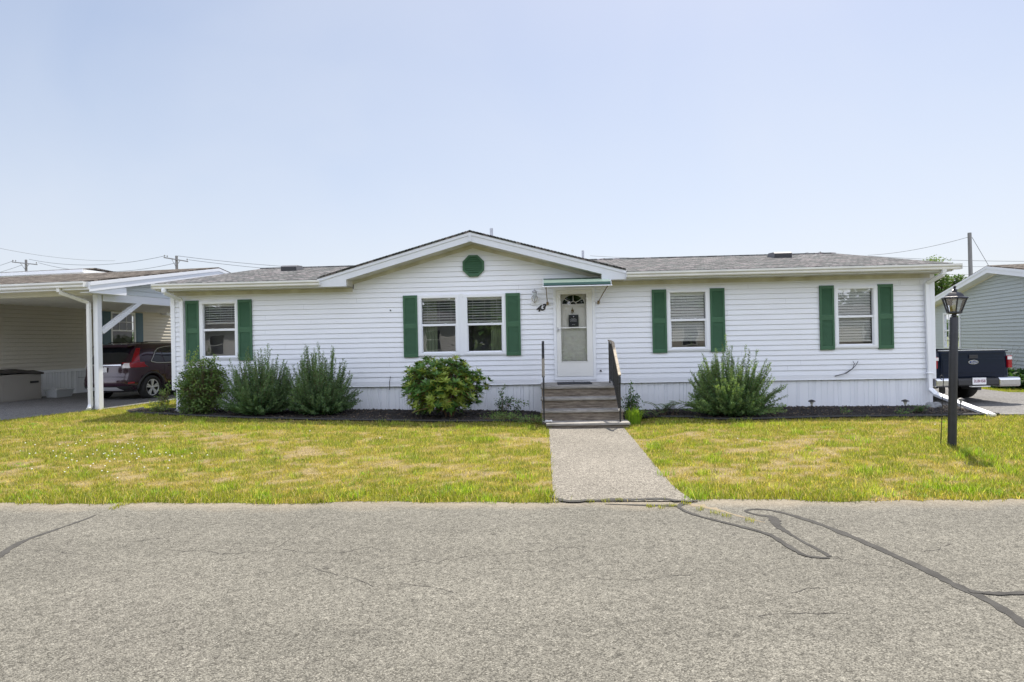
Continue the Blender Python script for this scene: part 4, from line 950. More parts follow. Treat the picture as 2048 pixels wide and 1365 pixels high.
MB().add([(g0, -.034, h0), (g1, -.034, h0), (g1, -.034, 1.955), (g0, -.034, 1.955)], [(0, 1, 2, 3)]).build('pane', M['glass'], D0, fix=False)
MB().add([(g0, -.036, 1.975), (g1, -.036, 1.975), (g1, -.036, h1), (g0, -.036, h1)], [(0, 1, 2, 3)]).build('pane', glass_mat('door_glass_upper', .07, (.97, .97, .97)), D0, fix=False)
mb = MB(); mb.box(a0+.0, a1-.0, .06, .09, b0, b1)
mb.box(.42, .60, .05, .06, 1.25, 1.85); mb.box(.69, .87, .05, .06, 1.25, 1.85)
mb.box(g0-.14, g1+.14, .045, .059, 2.45, 2.46)
mb.build('inner_door', M['innerdoor'], D0)
# fan light of the inner door
mb = MB(); fx, fz, FR = .645, 2.50, .26
arc = [(fx+FR*math.cos(R(180*k/16)), fz+FR*.83*math.sin(R(180*k/16))) for k in range(17)]
mb.prism(arc, .052, .058, 0)
fl = mb.build('fan_light', M['carglass'], D0)
mb = MB()
for k in range(16):
    (xa, za), (xb, zb) = arc[k], arc[k+1]; mb.bar((xa, .048, za), (xb, .048, zb), .018, .008, up=(0, 1, 0))
    ia = [(fx+.07*math.cos(R(180*j/16)), fz+.06*math.sin(R(180*j/16))) for j in (k, k+1)]; mb.bar((ia[0][0], .048, ia[0][1]), (ia[1][0], .048, ia[1][1]), .016, .008, up=(0, 1, 0))
for dg in (0, 36, 90, 144, 180): mb.bar((fx+.07*math.cos(R(dg)), .047, fz+.06*math.sin(R(dg))), (fx+FR*math.cos(R(dg)), .047, fz+FR*.83*math.sin(R(dg))), .015, .008, up=(0, 1, 0))
mb.build('fan_muntins', M['door'], fl)
mb = MB(); mb.lathe((.625, .045, 2.36), [(0, .0), (.022, .004), (.03, -.004), (.018, -.016), (0, -.02)], 12, axis='Y'); mb.tube([(.605, .03, 2.35), (.605, .02, 2.31), (.625, .018, 2.295), (.645, .02, 2.31), (.645, .03, 2.35)], .006, 6); mb.tube([(.625, .04, 2.39), (.625, .03, 2.42)], .008, 6)
mb.build('door_knocker', M['brass'], D0)
mb = MB(); mb.box(.53, .755, -.031, -.028, 1.985, 2.255)
sg = mb.build('door_notice', mat('notice_paper', (.025, .028, .035), .5), D0)
mb = MB()
for z, w_ in ((2.165, .10), (2.145, .15), (2.125, .13), (2.105, .15), (2.03, .07)):
    x_ = .643-w_/2
    while x_ < .643+w_/2: l_ = random.uniform(.008, .025); mb.box(x_, min(x_+l_, .643+w_/2), -.0325, -.0312, z, z+.006); x_ += l_+.006
mb.lathe((.643, -.0325, 2.215), [(0, -.0003), (.012, 0), (.012, .0015)], 10, axis='Y'); mb.build('notice_print', M['plate'], sg)
mb = MB(); mb.box(.275, .292, -.066, -.052, 1.87, 1.98); mb.tube([(.283, -.066, 1.925), (.283, -.085, 1.925), (.345, -.088, 1.925)], .007, 8); mb.build('door_handle', M['pewter'], D0)
# wall lantern
lx, lz = -.225, 2.67
mb = MB(); mb.box(lx-.085, lx+.085, -.03, -.012, 2.50, 2.70)
wl = mb.build('wall_lamp', M['trim'], H, bevel=.004)
mb = MB(); mb.lathe((lx, -.13, 2.72), [(.0, .15), (.006, .14), (.010, .12), (.02, .11), (.055, .075), (.06, .06), (.045, .05)], 8); mb.lathe((lx, -.13, 2.62), [(.048, .15), (.026, .02), (.0, .0)], 8, mi=1)
for k in range(8): a = 2*math.pi*k/8; mb.tube([(lx+.047*math.cos(a), -.13+.047*math.sin(a), 2.77), (lx+.027*math.cos(a), -.13+.027*math.sin(a), 2.64)], .004, 4)
mb.build('lantern', [M['pewter'], M['frost']], wl)
mb = MB()
for sg_ in (-1, 1): mb.tube([(lx+sg_*.02, -.12, 2.56), (lx+sg_*.055, -.12, 2.60), (lx+sg_*.065, -.12, 2.65), (lx+sg_*.045, -.12, 2.70)], .008, 6); 
mb.tube([(lx, -.03, 2.58), (lx, -.13, 2.54), (lx, -.13, 2.62)], .010, 6); mb.build('scroll_arm', mat('white_metal_scroll', (.34, .31, .27), .4, metal=.3), wl)
# text helper
def text(name, s_, size, m, parent, loc, rot=(math.pi/2, 0, 0), ext=.003, off=0.0, shear=0, align='CENTER', sx=1.0):
    cu = bpy.data.curves.new(name, 'FONT'); cu.body = s_; cu.size = size; cu.extrude = ext; cu.offset = off; cu.shear = shear; cu.align_x = align; cu.align_y = 'CENTER'
    to = bpy.data.objects.new('tmp', cu); C.objects.link(to); bpy.context.view_layer.update()
    me_ = bpy.data.meshes.new_from_object(to.evaluated_get(bpy.context.evaluated_depsgraph_get())); bpy.data.objects.remove(to, do_unlink=True)
    me_.materials.clear(); me_.materials.append(m); me_.name = name
    o = bpy.data.objects.new(name, me_); C.objects.link(o); o.parent = parent; o.location = loc; o.rotation_euler = rot; o.scale = (sx, 1, 1); return o
text('house_number', '4', .20, M['black'], H, (-.150, -.022, 2.412), rot=(math.pi/2, R(0), 0), off=.007, shear=.35)
text('house_number', '3', .20, M['black'], H, (-.045, -.022, 2.435), off=.007, shear=.35)
# little wall fittings
mb = MB(); mb.lathe((-3.55, -.02, 2.45), [(0, -.02), (.014, -.016), (.016, .006)], 10, axis='Y'); mb.build('cable_cap', M['black'], H)
mb = MB(); mb.lathe((1.23, -.02, .98), [(0, -.03), (.02, -.024), (.022, .006)], 10, axis='Y'); mb.build('hose_bib', M['black'], H)
mb = MB(); mb.tube([(-3.60, -.03, .62), (-3.60, -.03, .80), (-3.575, -.035, .93)], .006, 6); mb.build('cable_stub', M['wire'], H)
mb = MB(); mb.tube([(6.75, -.035, 1.10), (6.77, -.06, 1.05), (6.72, -.07, .93), (6.6, -.06, .84), (6.36, -.035, .78)], .007, 6); mb.tube([(6.86, -.035, 1.10), (6.82, -.06, 1.04), (6.74, -.07, .95), (6.55, -.06, .83), (6.36, -.04, .775)], .007, 6); mb.build('loose_cable', M['wire'], H)
mb = MB(); mb.tube([(.62, -.022, .79), (.62, -.022, .72)], .008, 6); mb.build('conduit', M['pewter'], H)

# ------------------------------------------------------------------ entry steps
ST = empty('entry_steps', (0, 0, 0), 0, 'four weathered grey brown steps up to the white front door', 'steps')
sx0, sx1 = -.12, 1.49
lv = [(-2.36, -1.98, .125), (-1.99, -1.66, .325), (-1.67, -1.29, .53), (-1.30, -.02, .735)]   # front y, back y, top z
mbR = MB(); mbT = MB()
for k, (yf, yb_, zt) in enumerate(lv):
    z0 = -.03 if k == 0 else lv[k-1][2]-.09
    a, b = (sx0+.10, sx1+.06) if k == 0 else (sx0, sx1)
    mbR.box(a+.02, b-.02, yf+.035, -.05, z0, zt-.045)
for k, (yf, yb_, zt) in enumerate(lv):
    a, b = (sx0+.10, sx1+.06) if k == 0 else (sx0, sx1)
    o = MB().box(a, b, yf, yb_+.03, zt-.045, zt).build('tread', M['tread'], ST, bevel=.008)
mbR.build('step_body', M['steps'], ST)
# railings
def railing(xr, label):
    e = MB()
    top = [(xr, -.42, 1.66), (xr, -1.16, 1.62), (xr, -2.22, 1.00)]
    e.tube([(xr, -2.22, 1.00), (xr, -2.27, .96), (xr, -2.27, .86)], .016, 6)
    e.bar((xr, -.44, .735), (xr, -.44, 1.63), .030); e.bar((xr, -1.18, .735), (xr, -1.18, 1.60), .030); e.bar((xr, -2.20, .125), (xr, -2.20, 1.0), .030)
    e.bar((xr, -.44, .80), (xr, -1.18, .80), .018, .025); e.bar((xr, -1.18, .80), (xr, -2.20, .24), .018, .025)
    for k in range(1, 8): y_ = -.44-k*.74/8; e.bar((xr, y_, .80), (xr, y_, 1.60), .012)
    for k in range(1, 10): t_ = k/10; y_ = -1.18-t_*1.02; e.bar((xr, y_, .80-.56*t_), (xr, y_, 1.575-.60*t_), .012)
    o = e.build('railing', M['black'], ST)
    c_ = MB(); c_.bar(top[0], top[1], .055, .035); c_.bar(top[1], top[2], .055, .035); c_.build('handrail', M['rail_top'] if xr > 1 else M['tyre'], o, bevel=.006)
    tag(o, label); return o
railing(-.055, 'left black baluster railing'); railing(1.385, 'right black baluster railing')
mb = MB(); mb.box(.24, .98, -.78, -.16, .739, .752)
tag(mb.build('doormat', mat('black_rubber_mat', (.018, .02, .028), .8, bump=.6, bscale=120), bevel=.004), 'flat black doormat on the top step', 'doormat')
mb = MB()
q = gp(1097, 852, .13)
for _ in range(26): mb.bar((q.x+random.gauss(0, .04), -2.20+random.gauss(0, .03), .135+random.random()*.03), (q.x+random.gauss(0, .05), -2.20+random.gauss(0, .04), .14+random.random()*.03), .02, .004)
tag(mb.build('crumpled_litter', M['plate'], fix=False), 'scrap of white litter on the left end of the bottom step', 'litter')

# ------------------------------------------------------------------ lamp post in the lawn
P = empty('lamp_post', (5.865, -4.59, 0), 0, 'tall black lamp post with glazed coach lantern on the right lawn', 'lamp post')
P.rotation_euler = (0, R(2.0), 0)
mb = MB(); mb.lathe((0, 0, 0), [(.056, -.05), (.056, .25), (.054, .9), (.052, 1.90), (.045, 1.915), (.0, 1.92)], 20); mb.build('pole', M['postm'], P)
mb = MB(); mb.lathe((0, 0, 1.92), [(.035, 0), (.05, .012), (.03, .02), (.028, .035), (.085, .045), (.09, .055), (.0, .055)], 12)
hx = lambda r, z, k: (r*math.cos(R(60*k+10)), r*math.sin(R(60*k+10)), z)
zb_, zt_ = 1.975, 2.185
for k in range(6):
    mb.bar(hx(.085, zb_, k), hx(.152, zt_, k), .016, .016); mb.bar(hx(.152, zt_, k), hx(.152, zt_, k+1), .018, .018); mb.bar(hx(.088, zb_+.005, k), hx(.088, zb_+.005, k+1), .02, .02)
lf = mb.build('lantern_frame', M['postm'], P)
mb = MB(); mb.lathe((0, 0, 2.185), [(.175, 0), (.168, .012), (.12, .03), (.11, .05), (.075, .082), (.03, .10), (.028, .115), (.045, .12), (.02, .135), (.012, .15), (.024, .165), (.012, .18), (0, .19)], 6, smooth=False, rot0=R(10)); mb.add([hx(.175, 2.185, k) for k in range(6)], [(0, 1, 2, 3, 4, 5)]); mb.build('lantern_roof', [mat('lantern_roof_metal', (.035, .035, .042), .28, metal=.6)], P)
mb = MB()
for k in range(6): mb.add([hx(.085, zb_, k), hx(.085, zb_, k+1), hx(.150, zt_, k+1), hx(.150, zt_, k)], [(0, 1, 2, 3)])
mb.build('lantern_glass', M['lens'], P, fix=False)
mb = MB(); mb.lathe((0, 0, 1.98), [(.0, 0), (.018, .0), (.018, .05), (.026, .07), (.034, .10), (.026, .135), (0, .15)], 12); mb.build('bulb', M['bulb'], P)
# shepherd hook
q = at(1881, 898, -4.62); b_ = Vector((q.x, -4.62, 0))
mb = MB(); top = Vector((b_.x+.06, -4.62, 1.0)); mb.tube([b_, b_.lerp(top, .5), top, top+Vector((.0, 0, .05)), top+Vector((-.02, 0, .075)), top+Vector((-.045, 0, .06)), top+Vector((-.04, 0, .02)), top+Vector((-.01, 0, .0))], .005, 6)
tag(mb.build('shepherd_hook', M['black']), 'thin bent wire garden hook standing left of the lamp post', 'garden hook')
# path lights
def path_light(px, Y, label, tilt=0, k_=1.25):
    q = groundpt(px, Y, .03); e = empty('path_light', q, 0, label, 'path light', 'small solar lights along the right bed'); e.rotation_euler = (0, tilt, 0)
    MB().tube([(0, 0, -.03), (0, 0, .14*k_)], .009, 6).build('stake', M['black'], e)
    MB().lathe((0, 0, .14*k_), [(.018, 0), (.040, .065), (.042, .07)], 6, smooth=False).build('lens', mat('path_lens', (.45, .45, .42), .3), e)
    MB().lathe((0, 0, .14*k_+.07), [(.0, 0), (.072, .0), (.068, .014), (.038, .028), (.014, .038), (0, .040)], 8, smooth=False).build('cap', M['black'], e)
path_light(1624, -1.25, 'solar path light nearest the wide shrub, leftmost of three in the right bed')
path_light(1811, -1.35, 'solar path light in the mulch between the loose cable and the right corner')
path_light(1920, -1.1, 'tilted solar path light under the downspout extension', R(6))
# stone at right corner
def rock(name, c, r, label, mt, seed, cat='stone'):
    rr = random.Random(seed); bm = bmesh.new(); bmesh.ops.create_icosphere(bm, subdivisions=3, radius=1)
    for v in bm.verts:
        n_ = float(vnoise(v.co.x*1.8+seed, v.co.y*1.8+v.co.z*1.3+5)); v.co *= .8+.4*n_; v.co = Vector((v.co.x*r[0], v.co.y*r[1], max(v.co.z, -.3)*r[2]))
    me_ = bpy.data.meshes.new(name); bm.to_mesh(me_); bm.free(); me_.materials.append(mt); o = bpy.data.objects.new(name, me_); C.objects.link(o); o.location = c
    return tag(o, label, cat)
q = groundpt(1868, -.35); rock('corner_stone', (q[0], q[1], q[2]+.03), (.17, .11, .10), 'pale rounded stone at the right foot of the house', M['stone'], 4)
q = groundpt(355, -.35); rock('small_stone', (q[0], q[1], q[2]), (.07, .06, .05), 'small grey stone at the foot of the left downspout', M['stone'], 8)
# concrete curb at driveway corner
mb = MB(); mb.box(8.70, 9.25, -1.50, -1.36, -.02, .09); tag(mb.build('kerb_stone', mat('old_concrete', (.22, .21, .20), .9, var=.3, vscale=15), bevel=.01), 'low dark concrete edge between bed and right driveway', 'kerb')

# ------------------------------------------------------------------ LEFT NEIGHBOUR with carport
NL = empty('neighbour_house', (-10.827, .266, .2), R(-7), 'tan sided home with open white carport on the left', 'house')
uw = -5.46
# beige wall facing +u : build as -y facing then rotate in code
def rot_wall(mb, u0):
    """turn geometry facing -y (x along v) into facing +x at u0: (x,y,z)->(u0 - y, x, z)"""
    mb.v = [(u0-v[1], v[0], v[2]) for v in mb.v]; return mb
mb = MB(); siding(mb, -1.0, 12.0, .86, 3.02, [(6.10, 7.12, 1.55, 2.78)], pitch=.125, lap=.032); rot_wall(mb, uw); mb.build('siding', M['beige'], NL, fix=False)
mb = MB(); mb.box(-1, 12, -.02, 0, .77, .86); mb.box(-1, 12, -.03, 0, 3.0, 3.05); rot_wall(mb, uw); mb.build('wall_trim', M['trim'], NL)
mb = MB(); skirting(mb, -1, 12, lambda v: -.05, .77, .02, 5); rot_wall(mb, uw); mb.build('skirting', M['trim'], NL, fix=False)
mb = MB(); mb.box(uw-9, uw-.05, -.0, .05, -.1, 3.0); mb.box(uw-9, uw-.02, -1, 12.5, 3.02, 3.03); mb.build('front_wall', M['beige'], NL)
# window: frame turned
we = MB(); we.box(6.06, 6.12, -.04, 0, 1.50, 2.82); we.box(7.10, 7.16, -.04, 0, 1.50, 2.82); we.box(6.12, 7.10, -.04, 0, 2.76, 2.82); we.box(6.12, 7.10, -.04, 0, 1.50, 1.56); we.box(6.12, 7.10, -.03, 0, 2.12, 2.17)
for k in (1, 2): xx = 6.12+.98*k/3; we.box(xx-.008, xx+.008, -.012, -.006, 2.17, 2.76)
we.box(6.12, 7.10, -.013, -.007, 2.45, 2.47)
rot_wall(we, uw); nw = we.build('window', M['trim'], NL)
pb = MB(); pb.add([(6.12, -.002, 1.56), (7.10, -.002, 1.56), (7.10, -.002, 2.76), (6.12, -.002, 2.76)], [(0, 1, 2, 3)]); rot_wall(pb, uw); pb.build('pane', glass_mat('shaded_glass', .06, (.7, .72, .72)), nw, fix=False)
pb = MB(); pb.add([(6.12, .06, 1.56), (7.10, .06, 1.56), (7.10, .06, 2.76), (6.12, .06, 2.76)], [(0, 1, 2, 3)]); rot_wall(pb, uw); pb.build('curtain', mat('pale_curtain', (.24, .235, .23), .9, var=.3, vscale=8, stretch=(1, 4, .2)), nw, fix=False)
for a, b in ((5.68, 6.05), (7.17, 7.52)):
    sb = MB(); sb.box(a, b, -.04, -.018, 1.50, 2.82); sb.box(a+.05, b-.05, -.046, -.041, 1.58, 2.12); sb.box(a+.05, b-.05, -.046, -.041, 2.2, 2.74); rot_wall(sb, uw); sb.build('shutter', M['bluesh'], NL, bevel=.004)
mb = MB(); mb.box(8.5, 8.95, -.25, 0, 2.78, 3.0); rot_wall(mb, uw); mb.build('ceiling_box', M['trim'], NL)
# posts, beams, ceiling
mb = MB(); mb.box(-.09, .035, 0, .13, -.05, 2.82); cp = mb.build('carport_post', M['trim'], NL, bevel=.006)
mb = MB(); mb.box(-.10, .06, 8.3, 8.46, -.05, 2.82); mb.build('carport_post', M['trim'], NL, bevel=.006)
mb = MB(); mb.box(uw, -.10, 0.0, .14, 2.80, 3.03); mb.build('front_beam', mat('cream_beam', (.84, .82, .70), .5, var=.08), NL)
mb = MB(); mb.box(-.09, .05, .16, 8.5, 2.66, 2.86); mb.build('side_beam', M['trim'], NL)
mb = MB(); mb.bar((-.02, .14, 1.90), (-.02, 1.35, 2.70), .10, .13, up=(1, 0, 0)); mb.build('knee_brace', M['trim'], NL)
mb = MB(); mb.box(uw, -.05, .15, 8.5, 2.87, 2.90)
for k in range(28): mb.box(uw, -.1, .2+k*.3, .215+k*.3, 2.858, 2.869)
mb.build('ceiling', M['ceil'], NL)
# roof, gable end facing +u
rv_, rz_ = 4.05, 3.93; ev, ez = -.52, 3.09
mb = MB(); roofslab(mb, (uw-9, ev, ez), (.36, ev, ez), (.36, rv_, rz_), (uw-9, rv_, rz_), .04); roofslab(mb, (uw-9, 8.9, ez), (.36, 8.9, ez), (.36, rv_+.003, rz_), (uw-9, rv_+.003, rz_), .04)
mb.build('roof', M['shingle2'], NL)
mb = MB()
for xx in (.34,):
    for y0, y1, z0, z1 in ((ev, rv_, ez, rz_), (8.9, rv_, ez, rz_)):
        mb.add([(xx, y0, z0-.26), (xx, y1, z1-.26), (xx, y1, z1-.035), (xx, y0, z0-.035), (xx+.03, y0, z0-.26), (xx+.03, y1, z1-.26), (xx+.03, y1, z1-.035), (xx+.03, y0, z0-.035)], [(0, 1, 2, 3), (7, 6, 5, 4), (0, 4, 5, 1), (2, 6, 7, 3), (1, 5, 6, 2), (0, 3, 7, 4)])
        mb.add([(xx+.031, y0, z0-.12), (xx+.031, y1, z1-.12), (xx+.031, y1, z1-.036), (xx+.031, y0, z0-.036), (xx+.045, y0, z0-.12), (xx+.045, y1, z1-.12), (xx+.045, y1, z1-.036), (xx+.045, y0, z0-.036)], [(0, 1, 2, 3), (7, 6, 5, 4), (0, 4, 5, 1), (2, 6, 7, 3), (1, 5, 6, 2), (0, 3, 7, 4)])
        mb.add([(.06, y0, z0-.262), (.34, y0, z0-.262), (.34, y1, z1-.262), (.06, y1, z1-.262)], [(0, 1, 2, 3)])
mb.box(.07, .34, -.50, .55, 2.81, 2.825); mb.box(.335, .345, -.50, .55, 2.81, 3.0)
mb.box(uw-9, .34, -.50, 0, 2.99, 3.0); mb.box(uw-9, .33, -.515, -.49, 2.88, 3.06)
mb.build('fascia', M['trim'], NL)
mb = MB(); siding(mb, .17, 8.3, 2.86, 3.75, [], pitch=.125, lap=.018, span=lambda z: (max(.17, ev+(z+.20-ez)/((rz_-ez)/(rv_-ev))), min(8.4, 8.9-(z+.2-ez)/((rz_-ez)/(8.9-rv_))))); rot_wall(mb, .05); mb.build('gable_siding', mat('pale_grey_vinyl', (.62, .66, .68), .5), NL, fix=False)
mb = MB(); gutter(mb, uw-9, .30, -.515, 2.93, 1.15); mb.build('gutter', M['gutter'], NL)
mb = MB(); spout(mb, [(-.45, -.56, 2.96), (-.45, -.54, 2.84), (-.145, -.06, 2.62), (-.145, -.06, .12), (-.12, -.16, .04)], .085, .07); mb.build('downspout', M['gutter'], NL, bevel=.008)
mb = MB(); mb.bar((-.11, -.12, .14), (-.03, -.22, .08), .07, .05); mb.build('spout_outlet', M['trim'], NL)

# storage box and bin (in the neighbour's frame, but things of their own)
def nl(u, v, z): a = R(-7); c_, s_ = math.cos(a), math.sin(a); return Vector((-10.827+u*c_-v*s_, .266+u*s_+v*c_, .2+z))
SB = empty('storage_box', nl(-5.1, 1.9, 0), R(-7), 'long grey brown resin deck box with dark lid against the tan wall', 'storage box')
mb = MB(); mb.box(-.32, .32, -1.6, .92, .0, .80)
mb.box(.321, .330, -1.5, -.36, .06, .74); mb.box(.321, .330, -.28, .86, .06, .74)
for k in range(5): mb.box(.331, .336, .55, .84, .12+k*.13, .125+k*.13)
mb.build('body', M['boxm'], SB, bevel=.01)
mb = MB(); n_ = 14; vs = []
for k in range(n_+1):
    v = -1.65+2.62*k/n_; zz = .80+.075*math.sin(math.pi*(k/n_))**1.4+.015*math.sin(k*1.3)
    vs += [(-.35, v, zz), (.37, v, zz-.02), (.37, v, zz+.035), (0, v, zz+.10), (-.35, v, zz+.06)]
fs = [(5*k+j, 5*k+(j+1) % 5, 5*(k+1)+(j+1) % 5, 5*(k+1)+j) for k in range(n_) for j in range(5)]
mb.add(vs, fs); mb.add(vs[:5], [(0, 1, 2, 3, 4)]); mb.add(vs[-5:], [(0, 1, 2, 3, 4)]); mb.build('lid', M['lid'], SB)
for v in (-.55, .70): MB().box(.325, .34, v-.13, v+.13, .52, .58).build('handle', M['black'], SB, bevel=.006)
BN = empty('plastic_tub', nl(-4.72, 3.35, 0), R(-7), 'small pale plastic tub on the driveway beside the storage box', 'tub')
mb = MB(); 
for (x0_, x1_, y0_, y1_) in ((-.22, .22, -.30, .30),):
    mb.add([(-.18, -.26, 0), (.18, -.26, 0), (.18, .26, 0), (-.18, .26, 0), (-.22, -.3, .24), (.22, -.3, .24), (.22, .3, .24), (-.22, .3, .24)], [(0, 3, 2, 1), (0, 1, 5, 4), (1, 2, 6, 5), (2, 3, 7, 6), (3, 0, 4, 7)])
mb.box(-.24, .24, -.32, .32, .235, .265); mb.build('body', mat('pale_plastic', (.50, .52, .53), .5), BN, bevel=.01)
MB().box(.02, .2, -.25, .1, .266, .30).build('folded_lid', mat('pale_plastic_lid', (.60, .60, .60), .5), BN, bevel=.01)

# ------------------------------------------------------------------ vehicles
def superbody(levels, n_=64, e_=5.0):
    """levels: (z, half width, s_rear, s_front); returns verts, faces. x lateral, y forward(+)"""
    vs = []; fs = []
    for z, w_, sr_, sf_ in levels:
        m_, l_ = (sr_+sf_)/2, (sf_-sr_)/2
        for k in range(n_):
            t_ = 2*math.pi*k/n_; c_, s_ = math.cos(t_), math.sin(t_)
            vs.append((w_*math.copysign(abs(c_)**(2/e_), c_), m_+l_*math.copysign(abs(s_)**(2/e_), s_), z))
    for i in range(len(levels)-1):
        for k in range(n_): fs.append((i*n_+k, i*n_+(k+1) % n_, (i+1)*n_+(k+1) % n_, (i+1)*n_+k))
    fs.append(tuple(range(n_-1, -1, -1))); b = (len(levels)-1)*n_; fs.append(tuple(b+k for k in range(n_)))
    return vs, fs
def lev(levels, z):
    for a, b in zip(levels[:-1], levels[1:]):
        if a[0] <= z <= b[0]:
            t_ = (z-a[0])/(b[0]-a[0]); return [a[i]+(b[i]-a[i])*t_ for i in range(4)]
    return list(levels[-1])
def rear_pt(levels, x_, z, off=.006, e_=5.0):
    _, w_, sr_, sf_ = lev(levels, z); m_, l_ = (sr_+sf_)/2, (sf_-sr_)/2
    return (x_, m_-l_*max(0, 1-abs(x_/w_)**e_)**(1/e_)-off, z)
def side_pt(levels, s_, z, sgn=1, off=.006, e_=5.0):
    _, w_, sr_, sf_ = lev(levels, z); m_, l_ = (sr_+sf_)/2, (sf_-sr_)/2
    return (sgn*(w_*max(0, 1-abs((s_-m_)/l_)**e_)**(1/e_)+off), s_, z)
def patch(mb, fn, quad, n1=8, n2=8, mi=0, smooth=True):
    """bilinear quad (a,b,c,d) in surface coordinates mapped by fn(u,z)"""
    a, b, c, d = quad; vs = []
    for j in range(n2+1):
        for i_ in range(n1+1):
            s_, t_ = i_/n1, j/n2
            u = (a[0]*(1-s_)+b[0]*s_)*(1-t_)+(d[0]*(1-s_)+c[0]*s_)*t_; z = (a[1]*(1-s_)+b[1]*s_)*(1-t_)+(d[1]*(1-s_)+c[1]*s_)*t_
            vs.append(fn(u, z))
    fs = [(j*(n1+1)+i_, j*(n1+1)+i_+1, (j+1)*(n1+1)+i_+1, (j+1)*(n1+1)+i_) for j in range(n2) for i_ in range(n1)]
    return mb.add(vs, fs, mi, smooth)
def wheel(parent, x_, y_, r_, wd, side, rim=.62, spokes=5):
    w_ = empty('wheel', (x_, y_, r_)); w_.parent = parent
    s_ = side
    MB().lathe((0, 0, 0), [(r_*rim, -s_*wd/2), (r_*.93, -s_*wd/2), (r_, -s_*wd*.36), (r_, s_*wd*.36), (r_*.93, s_*wd/2), (r_*rim, s_*wd/2), (r_*rim*.96, s_*wd*.40)], 40, axis='X').build('tyre', M['tyre'], w_)
    mb = MB(); mb.lathe((0, 0, 0), [(r_*rim, s_*wd*.44), (r_*rim*.93, s_*wd*.47), (r_*rim*.88, s_*wd*.40)], 40, axis='X', mi=1); mb.lathe((0, 0, 0), [(r_*rim*.88, s_*wd*.40), (r_*rim*.875, s_*wd*.36), (r_*rim*.86, -s_*wd*.1), (0.01, -s_*wd*.1)], 40, axis='X', mi=0)
    mb.lathe((0, 0, 0), [(.045, s_*wd*.30), (.045, s_*wd*.42), (0.001, s_*wd*.43)], 16, axis='X', mi=1)
    for k in range(spokes):
        for dd in (-.16, .16):
            a = 2*math.pi*k/spokes+.3; ca, sa = math.cos(a+dd), math.sin(a+dd); c2, s2 = math.cos(a+dd*.2), math.sin(a+dd*.2)
            mb.bar((s_*wd*.36, c2*.035, s2*.035), (s_*wd*.42, ca*r_*rim*.92, sa*r_*rim*.92), .042, .03, up=(1, 0, 0), mi=1)
    mb.build('rim', [M['plastic'], M['alloy']], w_); return w_
def cut_wheels(o, cuts):
    """boolean wheel openings, applied"""
    for (y_, z_, r_, xh) in cuts:
        cb_ = MB(); cb_.lathe((0, y_, z_), [(0.0001, -xh), (r_, -xh), (r_, xh), (0.0001, xh)], 40, axis='X'); c_ = cb_.build('cutter', M['plastic'])
        m_ = o.modifiers.new('b', 'BOOLEAN'); m_.operation = 'DIFFERENCE'; m_.object = c_; m_.solver = 'EXACT'
        sv = (o.parent, c_.parent); par = o.parent; o.parent = None; bpy.context.view_layer.update()
        me_ = bpy.data.meshes.new_from_object(o.evaluated_get(bpy.context.evaluated_depsgraph_get())); o.modifiers.clear(); o.data = me_; o.parent = par
        bpy.data.objects.remove(c_, do_unlink=True)

# --- SUV, rear towards us.  levels: z, half width, rear s, front s
SUV = [(.26, .80, .14, 4.42), (.34, .87, .05, 4.50), (.48, .905, .0, 4.54), (.62, .91, .01, 4.53), (.74, .912, .06, 4.47), (.86, .91, .075, 4.30), (.96, .905, .08, 4.10), (1.05, .88, .10, 3.78), (1.14, .845, .17, 3.55), (1.30, .785, .30, 3.18), (1.45, .715, .42, 2.92), (1.55, .665, .50, 2.72), (1.605, .62, .56, 2.60), (1.64, .54, .68, 2.45), (1.655, .40, .95, 2.2)]
q = nl(-1.90, 2.02, -.0)
car = empty('suv', q, R(-7), 'dark maroon suv parked tail out under the left carport', 'car')
mb = MB(); v_, f_ = superbody(SUV, 72); mb.add(v_, f_, 0, True); body = mb.build('body', M['maroon'], car)
cut_wheels(body, [(.86, .35, .41, 1.2), (3.52, .35, .41, 1.2)])
for p_ in body.data.polygons: p_.use_smooth = True
sS = lambda u, z: side_pt(SUV, u, z, 1); sL = lambda u, z: side_pt(SUV, u, z, -1); rS = lambda u, z: rear_pt(SUV, u, z)
